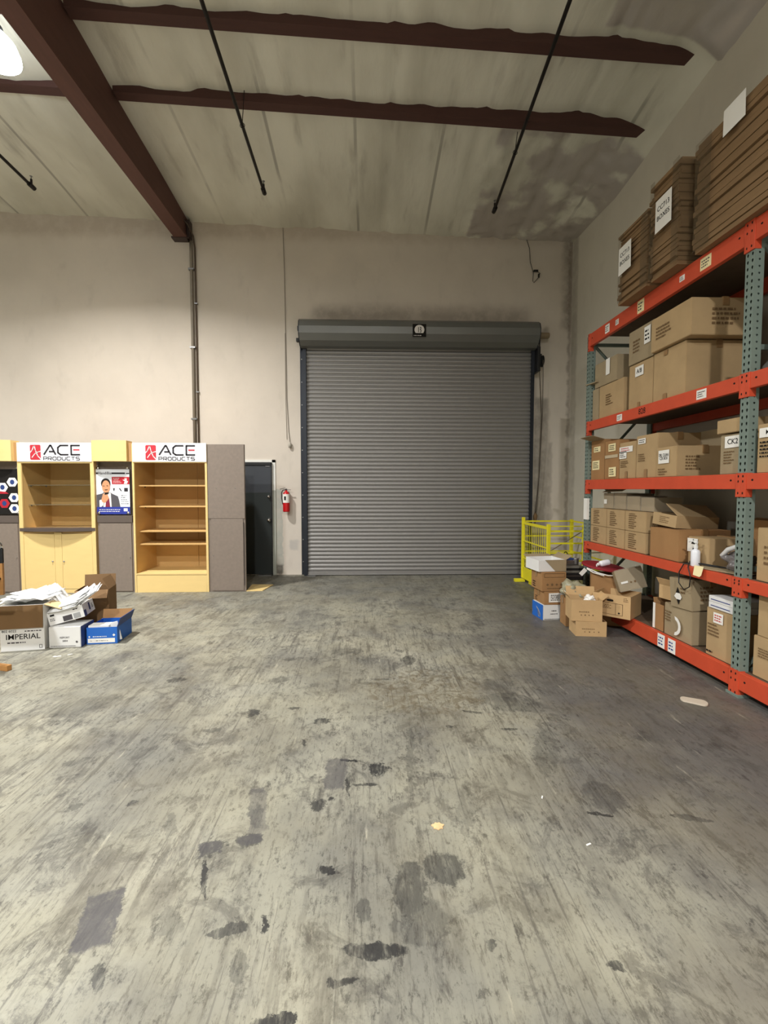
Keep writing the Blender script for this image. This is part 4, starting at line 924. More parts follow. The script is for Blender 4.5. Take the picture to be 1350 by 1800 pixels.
bundle('taller film-wrapped flat cardboard bundle with paper sign in the middle of the top deck', 2.74, 4.16, 4.60, 3.635, 0.93, 24, [(-0.03, 0.55, 0.24, 0.30, ['CC713', 'BOXES'])], 5)
bundle('long stack of flat cardboard nearest the viewpoint on the top deck', 2.80, 3.02, 4.06, 3.635, 0.92, 20, [(0.06, 0.84, 0.22, 0.20, [])], 7, 0.8)

# level 2.50
G1 = 'cartons on the fourth rack level'
rackbox('taped grey-brown box with white slip at the far end of the fourth level', 5.47, 6.0, 2.91, 0.30, 0.55, m=GREYC, group=G1, stickers=[('f', 0.55, 0.35, 0.17, 0.65, None, M_paper)])
rackbox('narrow box beside the far green post on the fourth level', 5.89, 6.05, 2.503, 0.40, 0.5, m=GREYC, group=G1)
rackbox('small box with dotted printing under the taped box, fourth level', 5.30, 5.87, 2.503, 0.40, 0.55, m=TAN, group=G1, prints=[('f', 'lines', 0.3, 0.35, 0.3, 0.35, 5, M_brownink)])
rackbox('upper box with white label in the middle of the fourth level', 4.76, 5.22, 2.995, 0.365, 0.6, m=GREYC, group=G1, prints=[('f', 'lines', 0.2, 0.3, 0.3, 0.4, 4, M_brownink)], stickers=[('f', 0.66, 0.42, 0.24, 0.48, '~3', M_paper)])
rackbox('wide upper box reaching nearest the green post on the fourth level', 4.15, 4.74, 3.002, 0.33, 0.62, xf=2.88, m=TAN, group=G1, prints=[('f', 'lines', 0.15, 0.3, 0.4, 0.4, 4, M_brownink), ('r', 'lines', 0.3, 0.25, 0.45, 0.5, 4, M_brownink)])
rackbox('big lower box with white sticker in the middle of the fourth level', 4.76, 5.20, 2.503, 0.48, 0.6, m=TAN, group=G1, stickers=[('f', 0.3, 0.7, 0.35, 0.22, 'A/B', M_paper)], prints=[('f', 'fill', 0.42, 0.0, 0.1, 0.12, 0, M_tape)])
rackbox('big plain lower box nearest the green post on the fourth level', 4.26, 4.75, 2.503, 0.49, 0.62, m=TAN, group=G1, prints=[('f', 'fill', 0.35, 0.0, 0.12, 0.12, 0, M_tape), ('f', 'fill', 0.35, 0.88, 0.12, 0.1, 0, M_tape)])
t = carton('cardboard_flap_sheet', 'loose grey cardboard sheet poking out past the far post', (2.86, 6.13, 2.98), 0.24, 0.3, 0.012, -82, m=GREYC, tape=False, jit=0.0)
# level 1.74
G2 = 'cartons on the third rack level'
carton('cardboard_box', 'brown open box with yellow stickers beside the far post, third level', (2.92, 6.05, 1.742), 0.34, 0.5, 0.50, -90, m=BROWN, open_=True, flaps=[('f', 75, 0.16)], inner=GREYC, group=G2, stickers=[('f', 0.2, 0.7, 0.5, 0.14, '~2', M_cream), ('f', 0.1, 0.25, 0.55, 0.24, '~4', M_cream)])
rackbox('brown box with clear tape and yellow note second from the far post, third level', 5.37, 5.70, 1.742, 0.46, 0.5, m=BROWN, group=G2, stickers=[('f', 0.35, 0.06, 0.5, 0.25, '~3', M_cream), ('f', 0.3, 0.72, 0.5, 0.2, '~3', M_cream)], prints=[('f', 'fill', 0.05, 0.55, 0.9, 0.08, 0, M_cleartape)])
rackbox('tan box with torn white shipping labels, third level', 5.03, 5.36, 1.742, 0.41, 0.55, m=TAN, group=G2, stickers=[('f', 0.03, 0.72, 0.82, 0.16, '~2r', M_paper), ('f', 0.03, 0.55, 0.45, 0.2, '~3', M_paper)], prints=[('f', 'lines', 0.1, 0.3, 0.5, 0.2, 4, M_brownink), ('f', 'fill', 0.4, 0.0, 0.14, 0.2, 0, M_tape)])
rackbox('tan box with small white tag in its top corner, third level', 4.64, 5.02, 1.742, 0.45, 0.45, m=TAN, group=G2, stickers=[('f', 0.12, 0.8, 0.35, 0.13, '~2', M_paper)], prints=[('f', 'lines', 0.12, 0.38, 0.35, 0.2, 4, M_brownink), ('f', 'fill', 0.42, 0.0, 0.14, 0.2, 0, M_tape)])
rackbox('tan box with handwritten white label on its face, third level', 4.32, 4.62, 1.742, 0.29, 0.55, xf=2.90, m=TAN, group=G2, stickers=[('f', 0.12, 0.45, 0.55, 0.45, 'DBL CLEAN\nCZK BOX', M_paper)], prints=[('f', 'lines', 0.1, 0.05, 0.5, 0.25, 3, M_brownink), ('r', 'lines', 0.15, 0.2, 0.3, 0.5, 5, M_brownink)])
rackbox('large plain box deep in the shadow behind the labelled boxes, third level', 4.1, 4.95, 1.742, 0.46, 0.4, xf=3.36, m=GREYC, group=G2, prints=[('r', 'lines', 0.15, 0.4, 0.5, 0.4, 5, M_brownink)])
rackbox('flat lidded box marked CK2 against the near green post, third level', 3.57, 3.80, 1.742, 0.32, 0.5, m=GREYC, group=G2, stickers=[('f', 0.25, 0.66, 0.72, 0.30, 'CK2', M_paper)], prints=[('f', 'lines', 0.2, 0.25, 0.5, 0.35, 5, M_brownink)])
rackbox('pale lid box sitting on the CK2 box, third level', 3.56, 3.82, 2.075, 0.11, 0.5, xf=2.90, m=TAN, group=G2)
rackbox('tan box with black stencilling beyond the near post, third level', 2.95, 3.43, 1.742, 0.36, 0.5, m=TAN, group=G2, stickers=[('f', 0.05, 0.72, 0.4, 0.2, 'M51', M_paper)], prints=[('f', 'lines', 0.06, 0.3, 0.45, 0.36, 5, M_ink)])
rackbox('brown box at the back beyond the near post, fourth level', 2.7, 3.40, 2.50, 0.5, 0.5, xf=2.96, m=GREYC, group=G1)
# level 0.93
G3 = 'identical printed cartons stacked three by two'
for i, (ya, yb) in enumerate(((5.63, 6.03), (5.22, 5.62), (4.81, 5.21))):
    for j, z in enumerate((0.932, 1.155)):
        lab = '%s printed tan carton, %s row of the six-carton block on the second level' % (['far', 'middle', 'near'][i], ['bottom', 'top'][j])
        rackbox(lab, ya, yb, z, 0.22, 0.34, m=TAN, tape=False, group=G3, jit=0.003, prints=[('f', 'lines', 0.2, 0.12, 0.42, 0.72, 7, M_brownink), ('f', 'lines', 0.22, 0.84, 0.35, 0.08, 1, M_brownink)] + ([('r', 'lines', 0.2, 0.2, 0.5, 0.6, 6, M_brownink)] if i == 2 else []))
G3b = 'film-wrapped small cartons above the printed block'
for k, (ya, yb, zz, hh, lab) in enumerate(((5.62, 5.86, 1.38, 0.19, 'shiny film-wrapped small carton on the far end of the printed block'), (5.34, 5.60, 1.38, 0.19, 'shiny film-wrapped small carton second along the printed block'), (5.06, 5.32, 1.38, 0.16, 'shiny film-wrapped small carton third along the printed block'), (4.80, 5.04, 1.38, 0.15, 'shiny film-wrapped small carton on the near end of the printed block'))):
    t = rackbox(lab, ya, yb, zz, hh, 0.3, xf=3.0, m=GREYC, tape=False, group=G3b, stickers=[('f', 0.1, 0.3, 0.3, 0.3, None, M_paper)] if k == 0 else ())
    w_, d_ = (yb-ya)/2+0.006, 0.156
    MB().box(-w_, w_, -d_, d_, 0.002, hh+0.008).build('plastic_film', M_plastic, t)
o = MB().prism([(0, 0), (0.5, -0.02), (0.52, 0.10), (0.05, 0.07)], 0.004, frame_mat((2.98, 5.86, 1.58), (0, -1, 0.05), (-0.5, 0, 0.85))).build('cardboard_strip', GREYC); tag(o, 'bent cardboard strip on top of the wrapped small cartons', 'cardboard strip')
rackbox('plain orange-brown box in the middle of the second level', 4.28, 4.73, 0.932, 0.30, 0.5, m=BROWN, group='cartons on the second rack level')
carton('box_lid', 'upturned tan lid box tilted on the orange-brown box, second level', (2.93, 4.72, 1.245), 0.32, 0.46, 0.12, -84, m=TAN, open_=True, flaps=[('r', -60, 0.2)], group=None, cat='box lid', tilt=(R(-3), R(5)), prints=[('f', 'lines', 0.3, 0.2, 0.4, 0.6, 4, M_brownink)])
rackbox('tan box with black arrow sticker behind the pump bottle', 3.98, 4.25, 0.932, 0.25, 0.6, xf=2.99, m=TAN, group='cartons on the second rack level', stickers=[('f', 0.0, 0.45, 0.5, 0.5, None, M_paper)], prints=[('r', 'lines', 0.25, 0.2, 0.3, 0.6, 6, M_brownink)])
draw('arrow_mark', [[(0, 0), (0.05, 0), (0.025, 0.045)], [(0.01, -0.06), (0.045, -0.06), (0.03, -0.03)]], M_ink, COL.objects[-1].parent if False else bpy.data.objects['pallet_rack'], frame_mat((2.979, 4.19, 1.12), (0, -1, 0), (-1, 0, 0)), 0.004).matrix_parent_inverse = Matrix.Translation((-2.88, -3.47, 0))
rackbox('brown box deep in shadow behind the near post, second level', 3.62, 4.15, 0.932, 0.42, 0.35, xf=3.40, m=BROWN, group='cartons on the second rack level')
rackbox('tall tan box with faint printing beyond the near post, second level', 2.95, 3.42, 0.932, 0.40, 0.5, xf=2.94, m=TAN, group='cartons on the second rack level', prints=[('f', 'lines', 0.15, 0.3, 0.5, 0.4, 4, M_brownink)])
# pump bottle
t = thing('pump_bottle', 'white pump bottle standing on the second rack level', 'bottle', (2.925, 4.06, 0.932))
MB().lathe([(0.0, 0), (0.034, 0), (0.037, 0.006), (0.037, 0.13), (0.030, 0.145), (0.014, 0.152), (0.014, 0.165)], seg=20).build('bottle_body', mat('white_plastic', rgb(232, 234, 240), 0.35), t, smooth=True)
MB().lathe([(0.018, 0.16), (0.018, 0.185), (0.007, 0.19), (0.007, 0.21)], seg=14).build('collar', M_white, t)
MB().lathe([(0.0, 0.23), (0.016, 0.228), (0.018, 0.21), (0.0, 0.208)], seg=12).tube([(0, 0, 0.222), (-0.02, 0.045, 0.222), (-0.022, 0.06, 0.212)], 0.007, 8).build('pump_head', M_white, t)
# cable, paper, board and grey bundle
def loop(c, r, tilt, n=26, a0=0, a1=2*PI):
    return [(c[0]+r*math.sin(tilt)*math.cos(a0+(a1-a0)*k/n)*0.3, c[1]+r*math.cos(a0+(a1-a0)*k/n), c[2]+r*math.sin(a0+(a1-a0)*k/n)*1.1) for k in range(n+1)]
b = MB().tube([(3.05, 3.75, 0.955), (2.98, 3.95, 0.95), (2.90, 4.07, 0.965), (2.86, 4.12, 0.94), (2.855, 4.17, 0.86), (2.855, 4.17, 0.76), (2.856, 4.10, 0.71), (2.856, 4.03, 0.75), (2.857, 4.02, 0.84), (2.86, 4.06, 0.92), (2.90, 4.10, 0.97), (2.96, 4.02, 0.96), (3.05, 3.86, 0.95)], 0.005, 6)
o = b.build('black_cable', M_black, smooth=True); tag(o, 'black cable looped over the orange beam below the pump bottle', 'cable')
o = MB().prism([(0, 0.0), (0.11, 0.004), (0.115, -0.075), (0.10, -0.09), (0.02, -0.085)], 0.002, frame_mat((2.855, 3.97, 0.955), (0, -1, 0), (-0.95, 0, 0.3))).build('paper_slip', M_cream); tag(o, 'cream paper slip hanging over the orange beam', 'paper')
o = MB().box(-0.13, 0.13, -0.22, 0.22, 0, 0.01, Matrix.Translation((3.04, 3.80, 0.934)) @ Matrix.Rotation(R(14), 4, 'Z')).build('flat_board', GREYC); tag(o, 'flat grey cardboard piece lying beside the near green post', 'cardboard sheet')
def blobmesh(name, m, c, rx, ry, rz, seed, amp=0.25, parent=None):
    bm = bmesh.new(); bmesh.ops.create_icosphere(bm, subdivisions=4, radius=1)
    for v in bm.verts:
        k = 1+amp*mnoise.noise(v.co*1.8+Vector((seed, 0, 0)))+amp*0.6*abs(mnoise.noise(v.co*4+Vector((0, seed, 0))))
        v.co = Vector((v.co.x*rx*k, v.co.y*ry*k, max(v.co.z*rz*k, -rz*0.75)))+Vector(c)
    me = bpy.data.meshes.new(name); bm.to_mesh(me); bm.free(); me.materials.append(m)
    for p in me.polygons: p.use_smooth = True
    o = bpy.data.objects.new(name, me); COL.objects.link(o)
    if parent: o.parent = parent
    return o
t = thing('crumpled_bag', 'crumpled grey plastic bag beside the near post, second level', 'bag', (3.06, 3.72, 0.946))
blobmesh('bag_body', mat('grey_plastic', rgb(120, 116, 116), 0.25, var=0.25, scale=16, bump=0.6, bscale=18), (0, 0, 0.07), 0.10, 0.10, 0.09, 3, 0.5, t)
MB().tube([(-0.08, 0.1, 0.11), (-0.06, 0.06, 0.17), (-0.03, -0.02, 0.21), (-0.02, -0.09, 0.22)], 0.02, 8).build('white_strap', M_white, t, smooth=True)
# bottom level 0.20
G4 = 'cartons on the bottom rack level'
rackbox('crumpled lower box with torn white label on the bottom level', 4.07, 4.46, 0.202, 0.31, 0.5, m=GREYC, group=G4, jit=0.015, prints=[('f', 'lines', 0.08, 0.45, 0.3, 0.35, 4, M_brownink)], stickers=[])
t = carton('cardboard_box', 'box with white and black diamond mark leaning on the crumpled box, bottom level', (2.90, 4.34, 0.52), 0.28, 0.42, 0.28, -88, m=GREYC, group=G4, tilt=(R(3), R(-3)), prints=[('f', 'poly', 0, 0, 0, 0, [[(0.42, 0.72), (0.55, 0.42), (0.42, 0.12), (0.29, 0.42)]], M_ink), ('f', 'lines', 0.55, 0.5, 0.25, 0.25, 2, M_brownink), ('r', 'lines', 0.2, 0.3, 0.35, 0.5, 4, M_brownink)])
draw('diamond_label', [[(0.07, 0.11), (0.10, 0.085), (0.15, 0.085), (0.17, 0.11), (0.15, 0.145), (0.10, 0.145)]], M_paper, t, frame_mat((-0.14, -0.21, 0), (1, 0, 0), (0, -1, 0)), 0.010)
o = draw('torn_label', [[(2*math.cos(a)*0.045*q, 0.09*math.sin(a)*q) for a, q in ((R(x), 1.0) for x in range(-90, 100, 20))] + [(2*math.cos(a)*0.028, 0.06*math.sin(a)) for a in (R(x) for x in range(80, -100, -20))]], M_paper, rack, frame_mat((2.905, 4.27, 0.33), (0, -1, 0), (-1, 0, 0)), 0.012); o.matrix_parent_inverse = Matrix.Translation((-2.88, -3.47, 0))
carton('cardboard_box', 'small brown box open at one side with white edge, bottom level', (2.93, 4.66, 0.202), 0.17, 0.35, 0.26, -90, m=BROWN, open_=True, flaps=[('l', 10, 0.05)], group=G4, face_mats=None, stickers=[('f', 0.0, 0.0, 0.22, 1.0, None, M_paper)])
carton('cardboard_box', 'small pale open box behind the diamond-marked box, bottom level', (2.96, 4.62, 0.52), 0.2, 0.25, 0.14, -80, m=PALE, open_=True, flaps=[('f', 30, 0.08)], group=G4)
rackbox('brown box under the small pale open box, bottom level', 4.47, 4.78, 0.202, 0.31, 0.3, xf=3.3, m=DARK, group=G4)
rackbox('tall tan box with red and white sticker against the near post, bottom level', 3.575, 3.89, 0.202, 0.41, 0.42, m=TAN, group=G4, stickers=[('f', 0.28, 0.72, 0.34, 0.22, '~3r', M_paper)], prints=[('f', 'lines', 0.08, 0.42, 0.45, 0.28, 4, M_brownink), ('f', 'lines', 0.05, 0.05, 0.3, 0.08, 1, M_ink)])
for k, z in enumerate((0.616, 0.668)):
    rackbox(['lower slim white box on the tall tan box with red sticker', 'upper slim white box on top of the tall tan box stack'][k], 3.58, 3.86, z, 0.05, 0.3, xf=2.91, m=M_white, tape=False, group='slim white boxes', jit=0.001, prints=[('f', 'fill', 0.1, 0.4, 0.75, 0.12, 0, M_blueink)], cat='box')
rackbox('upper tan box beyond the near post, bottom level', 2.9, 3.40, 0.515, 0.31, 0.45, xf=2.95, m=TAN, group=G4, prints=[('f', 'rect', 0.3, 0.3, 0.3, 0.3, 0, M_brownink)])
rackbox('lower tan box beyond the near post, bottom level', 2.9, 3.42, 0.202, 0.31, 0.45, xf=2.94, m=TAN, group=G4, prints=[('f', 'lines', 0.1, 0.5, 0.35, 0.25, 4, M_brownink)])
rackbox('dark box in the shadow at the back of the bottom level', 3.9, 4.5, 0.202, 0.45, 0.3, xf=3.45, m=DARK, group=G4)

# ---------------------------------------------------------------- floor stack by the rack
S1 = 'boxes of the stack beside the yellow cage'
carton('shipping_box', 'blue and white printed box at the bottom of the stack by the yellow cage', (2.155, 5.63, 0), 0.30, 0.30, 0.19, 5, m=M_white, group=S1, cat='box', jit=0.003, tape=False,
       prints=[('l', 'fill', 0.0, 0.0, 1.0, 1.0, 0, M_blue), ('f', 'lines', 0.35, 0.55, 0.3, 0.12, 1, M_ink), ('f', 'lines', 0.3, 0.36, 0.4, 0.1, 1, M_signgrey), ('f', 'lines', 0.05, 0.04, 0.9, 0.07, 1, M_signgrey), ('f', 'icons', 0.85, 0.15, 0.1, 0.12, 1, M_signgrey), ('l', 'poly', 0, 0, 0, 0, [[(0.35, 0.75), (0.6, 0.6), (0.75, 0.4), (0.8, 0.15), (0.6, 0.1), (0.5, 0.3), (0.5, 0.5)], [(0.0, 0.5), (0.1, 0.3), (0.0, 0.2)]], M_white)])
carton('cardboard_box', 'brown box with white shipping label second in the stack by the yellow cage', (2.165, 5.63, 0.192), 0.30, 0.32, 0.165, 3, m=BROWN, group=S1, prints=[('l', 'lines', 0.2, 0.1, 0.2, 0.4, 3, M_ink)], stickers=[('f', 0.18, 0.2, 0.66, 0.7, '~4', M_paper)])
carton('cardboard_box', 'brown box with a row of round symbols third in the stack', (2.135, 5.63, 0.36), 0.31, 0.32, 0.235, 4, m=BROWN, group=S1, prints=[('l', 'lines', 0.2, 0.1, 0.25, 0.35, 3, M_ink), ('f', 'icons', 0.12, 0.28, 0.76, 0.16, 4, M_brownink), ('f', 'lines', 0.2, 0.12, 0.6, 0.08, 1, M_brownink), ('f', 'rect', 0.08, 0.75, 0.84, 0.2, 0, M_brownink)])
t = carton('shipping_box', 'open white box on top of the stack by the yellow cage', (2.10, 5.66, 0.60), 0.36, 0.36, 0.14, 6, m=M_white, open_=True, flaps=[('r', 60, 0.10), ('b', 80, 0.1)], inner=GREYC, group=S1, cat='box')
draw('folded_flap', [[(0.08, 0.145), (0.36, 0.145), (0.36, 0.0), (0.22, 0.0)]], GREYC, t, frame_mat((-0.18, -0.18, 0), (1, 0, 0), (0, -1, 0)), 0.003, 0.003)
S2 = 'small open cartons stacked on the floor'
carton('cardboard_box', 'lower small carton on the floor in front of the rack', (2.285, 5.01, 0), 0.325, 0.26, 0.165, -8, m=PALE, open_=True, group=S2, prints=[('f', 'lines', 0.2, 0.45, 0.6, 0.1, 1, M_brownink), ('f', 'icons', 0.22, 0.25, 0.6, 0.1, 4, M_brownink)])
carton('cardboard_box', 'upper small carton with scraps inside stacked on the floor by the rack', (2.24, 5.03, 0.166), 0.325, 0.27, 0.235, -10, m=PALE, open_=True, flaps=[('l', 35, 0.06), ('r', 50, 0.08), ('b', 20, 0.1)], group=S2, prints=[('f', 'lines', 0.25, 0.4, 0.5, 0.08, 1, M_brownink), ('f', 'icons', 0.26, 0.25, 0.5, 0.08, 4, M_brownink)])
t = thing('paper_scrap', 'crumpled white paper in the upper small carton', 'paper', (2.49, 5.12, 0.35)); blobmesh('crumple', M_paper, (0, 0, 0.035), 0.05, 0.05, 0.045, 9, 0.6, t)
t = thing('plastic_bag', 'crumpled clear plastic bag between the stacks', 'bag', (2.43, 5.42, 0.33)); blobmesh('bag_body', mat('olive_film', rgb(150, 146, 122), 0.2, var=0.25, scale=18, bump=0.8, bscale=20), (0, 0, 0.09), 0.12, 0.12, 0.10, 5, 0.6, t)
carton('cardboard_box', 'brown box hidden under the clear plastic bag', (2.32, 5.36, 0), 0.26, 0.22, 0.33, -6, m=BROWN)
# banker box
t = carton('storage_box', 'tan storage box with black hand slot resting on the orange bottom beam', (2.55, 5.18, 0.205), 0.40, 0.36, 0.25, -47, m=PALE, open_=True, cat='cardboard box', prints=[('f', 'rect', 0.18, 0.12, 0.62, 0.5, 0, M_brownink), ('f', 'rect', 0.62, 0.12, 0.18, 0.5, 0, M_brownink), ('f', 'lines', 0.24, 0.35, 0.3, 0.2, 3, M_brownink), ('f', 'lines', 0.82, 0.74, 0.12, 0.2, 3, M_brownink), ('f', 'icons', 0.64, 0.15, 0.14, 0.12, 1, M_ink)])
draw('hand_slot', [rrect(0.155, 0.175, 0.225, 0.198, 0.011)], M_ink, t, frame_mat((-0.20, -0.185, 0), (1, 0, 0), (0, -1, 0)), 0.001)
t = carton('wrapped_box', 'tilted grey box wrapped in shiny clear film on the storage box', (2.86, 5.16, 0.47), 0.29, 0.20, 0.24, -16, m=GREYC, tape=False, cat='cardboard box', tilt=(R(-12), R(-16)), prints=[('f', 'icons', 0.4, 0.3, 0.3, 0.12, 2, M_brownink)], stickers=[('f', 0.12, 0.35, 0.25, 0.1, None, M_paper)])
MB().box(-0.142, 0.142, -0.107, 0.107, -0.003, 0.25).build('plastic_film', M_plastic, t)
carton('cardboard_box', 'upper brown box under the crimson disc', (2.66, 5.46, 0.30), 0.34, 0.30, 0.30, -24, m=BROWN, tape=False, group='brown boxes under the disc')
carton('cardboard_box', 'lower brown box under the crimson disc', (2.66, 5.46, 0.0), 0.34, 0.30, 0.298, -22, m=BROWN, tape=False, group='brown boxes under the disc')
t = thing('round_board', 'round crimson board lying tilted on the brown boxes', 'board', (2.87, 5.58, 0.665), (R(5), R(6), 0))
MB().lathe([(0.0, 0), (0.245, 0), (0.25, 0.008), (0.25, 0.018), (0.245, 0.024), (0.0, 0.024)], seg=40).build('disc', M_maroon, t)
b = MB().tube([(-0.24, -0.08, -0.01), (-0.16, -0.2, -0.03), (-0.06, -0.25, -0.04), (0.05, -0.26, -0.03)], 0.006, 6).tube([(-0.24, -0.08, -0.02), (-0.2, -0.17, -0.04), (-0.1, -0.24, -0.05)], 0.006, 6)
st = b.build('white_cord', M_paper, t); MB().box(-0.025, 0.025, -0.002, 0.002, -0.05, 0.04, Matrix.Translation((-0.30, -0.13, -0.05)) @ Matrix.Rotation(R(35), 4, 'Y')).build('price_tag', M_paper, st)
t = thing('pump_bottle', 'white pump bottle lying on the crimson disc', 'bottle', (2.86, 5.50, 0.735), (0, R(82), R(12)))
MB().lathe([(0.0, -0.04), (0.034, -0.04), (0.036, -0.03), (0.036, 0.07), (0.026, 0.085), (0.014, 0.09)], seg=18, M=Matrix.Rotation(PI, 4, 'X')).build('bottle_body', mat('white_plastic', rgb(232, 234, 240), 0.35), t, smooth=True)
MB().lathe([(0.0, 0.09), (0.018, 0.09), (0.018, 0.115), (0.006, 0.12), (0.006, 0.135)], seg=12, M=Matrix.Rotation(PI, 4, 'X')).tube([(0, 0, -0.13), (0.05, 0, -0.135)], 0.007, 8).build('pump_head', M_white, t)
# equipment pile
carton('cardboard_box', 'brown box at the bottom of the equipment pile', (2.46, 5.86, 0), 0.3, 0.3, 0.38, 0, m=DARK, tape=False)
o = MB().box(-0.15, 0.15, -0.15, 0.15, 0, 0.075, Matrix.Translation((2.60, 6.0, 0.382))).build('olive_case', mat('olive_case', rgb(122, 118, 72), 0.6, var=0.15), bevel=0.01); tag(o, 'olive green flat case in the equipment pile', 'case')
t = thing('black_device', 'black electronic device in the equipment pile behind the box stack', 'device', (2.60, 6.0, 0.458))
MB().box(-0.15, 0.15, -0.16, 0.14, 0, 0.09).build('casing', M_black, t, bevel=0.01)
MB().box(-0.12, 0.12, -0.163, -0.16, 0.05, 0.056).build('trim_line', M_steel, t)
t = thing('paper_tray', 'grey plastic tray with a dark slot on the black device', 'tray', (2.60, 6.0, 0.549))
MB().box(-0.16, 0.15, -0.17, 0.14, 0, 0.09).build('tray_shell', mat('tray_grey', rgb(110, 108, 100), 0.4, var=0.1), t, bevel=0.012)
MB().box(-0.08, 0.13, -0.173, -0.165, 0.035, 0.065).build('slot', M_ink, t)
t = thing('silver_gadget', 'small silver gadget with blue top on the grey tray', 'gadget', (2.62, 5.97, 0.641))
MB().box(-0.10, 0.10, -0.05, 0.05, 0, 0.06).lathe([(0, -0.0), (0.04, 0), (0.04, 0.08), (0, 0.085)], (0.07, -0.02, 0.005), 16).build('casing', M_steel, t, bevel=0.006)
MB().box(-0.06, 0.05, -0.04, 0.04, 0.06, 0.085).build('blue_top', M_navy, t, bevel=0.005)

# yellow work platform cage
t = thing('work_platform_cage', 'yellow steel mesh safety cage standing in the corner by the rack', 'safety cage', (2.72, 6.95, 0))
W_, L_ = 0.86, 1.15; H1 = 1.09
def pb_(x, y, z0, z1, s=0.05): return MB().box(x-s/2, x+s/2, y-s/2, y+s/2, z0, z1)
for x, y, h in ((0, L_, H1+0.04), (0, 0, H1), (0.55, 0, H1), (W_, L_, H1)):
    pb_(x, y, 0.06, h, 0.05).build('corner_post', M_yellow, t, bevel=0.004)
b = MB()
for z in (1.03, 0.72, 0.42): b.box(-0.01, 0.01, 0, L_, z-(0.022 if z > 1 else 0.009), z+(0.022 if z > 1 else 0.009))
b.build('side_rail', M_yellow, t)
b = MB()
for z, hh in ((1.06, 0.008), (0.985, 0.014), (0.80, 0.012), (0.655, 0.012), (0.53, 0.012)): b.box(0, 0.55, -0.012, 0.012, z-hh, z+hh)
b.build('front_rail', M_yellow, t)
b = MB()
for z, hh in ((1.06, 0.012), (0.80, 0.01), (0.53, 0.01)): b.box(0, W_, L_-0.012, L_+0.012, z-hh, z+hh); b.box(W_-0.012, W_+0.012, 0.0, L_, z-hh, z+hh)
b.build('rear_rail', M_yellow, t)
b = MB()
for k in range(13):
    y = 0.06 + (L_-0.12)*k/12; b.tube([(0, y, 0.28), (0, y, 1.02)], 0.004, 5)
b.build('mesh_panel', M_yellow, t)
MB().box(-0.012, 0.012, 0, L_, 0.06, 0.26).box(0, W_, -0.012, 0.012, 0.06, 0.2).box(0, W_, L_-0.012, L_+0.012, 0.06, 0.2).build('kick_plate', M_yellow, t, bevel=0.003)
MB().box(0, W_, 0, L_, 0.06, 0.075).build('floor_plate', M_yellow, t)
for y in (0.28, 0.84):
    MB().box(0.02, W_, y-0.07, y+0.07, 0.0, 0.06).build('fork_pocket', M_yellow, t, bevel=0.004)
MB().box(-0.16, 0.02, L_-0.08, L_, 0.0, 0.05).build('foot_bracket', M_yellow, t, bevel=0.004)
MB().tube([(0.55, 0.0, 1.0), (0.30, 0.6, 0.62), (0.2, 0.9, 0.5)], 0.008, 6).tube([(W_, 0.0, 0.66), (0.3, 0.9, 0.5)], 0.010, 6).build('diagonal_strut', mat('strut_grey', rgb(140, 130, 110), 0.5, metal=0.3), t)
MB().tube([(0.26+0.03*math.cos(a), -0.02, 0.62+0.055*math.sin(a)) for a in [k*PI/8 for k in range(17)]], 0.006, 6).build('key_ring', M_black, t)
MB().box(0.3, 0.9, 0.2, 0.24, 0.30, 0.36, Matrix.Rotation(R(0), 4, 'X')).build('inner_bar', M_yellow, t)

# ---------------------------------------------------------------- left floor pile
def mailer(cx, cy, cz, rx, ry, rz, label, group, w=0.30, l=0.26, sd=0):
    bm = bmesh.new(); bmesh.ops.create_grid(bm, x_segments=8, y_segments=8, size=0.5)
    top = list(bm.verts)
    for v in top:
        x, y = v.co.x, v.co.y
        e = max(0, (1-(2*x)**4)*(1-(2*y)**4))
        v.co = Vector((x*w, y*l, 0.010*e+0.006*mnoise.noise(Vector((x*5+sd, y*5, sd)))+0.008*x*x*4*(1 if sd % 2 else -1)))
    r_ = bmesh.ops.extrude_face_region(bm, geom=bm.faces[:])
    for v in [q for q in r_['geom'] if isinstance(q, bmesh.types.BMVert)]: v.co.z -= 0.006
    bmesh.ops.recalc_face_normals(bm, faces=bm.faces)
    me = bpy.data.meshes.new('mailer'); bm.to_mesh(me); bm.free(); me.materials.append(mat('mailer_white', rgb(240, 242, 244), 0.45, var=0.03, bump=0.15, bscale=60))
    for p in me.polygons: p.use_smooth = True
    o = bpy.data.objects.new('mailer', me); COL.objects.link(o); o.location = (cx, cy, cz); o.rotation_euler = (rx, ry, rz)
    return tag(o, label, 'mailer', group)
t = carton('shipping_box', 'white IMPERIAL box with its brown flap hanging down the front', (-3.665, 4.70, 0), 0.385, 0.52, 0.46, 11, m=M_white, open_=True, cat='box', inner=None,
           prints=[('f', 'text', 0.12, 0.22, 0.78, 0.165, 'IMPERIAL', M_ink), ('f', 'text', 0.03, 0.40, 0.33, 0.07, '802 6022', M_ink), ('f', 'lines', 0.15, 0.15, 0.6, 0.06, 1, M_signgrey), ('f', 'lines', 0.55, 0.40, 0.4, 0.05, 1, M_signgrey), ('f', 'rect', 0.88, 0.04, 0.06, 0.07, 0, M_signgrey)])
b = MB().box(-0.19, 0.19, -0.004, 0.0, -0.23, 0.0, Matrix.Translation((0, -0.262, 0.458)) @ Matrix.Rotation(R(-4), 4, 'X')); b.build('flap', mat('kraft_inside', rgb(118, 90, 56), 0.85, var=0.12), t)
MB().box(0.0, 0.16, -0.25, 0.25, -0.003, 0.003, Matrix.Translation((0.192, 0, 0.455)) @ Matrix.Rotation(R(20), 4, 'Y')).build('flap', mat('kraft_pale', rgb(206, 180, 136), 0.85), t)
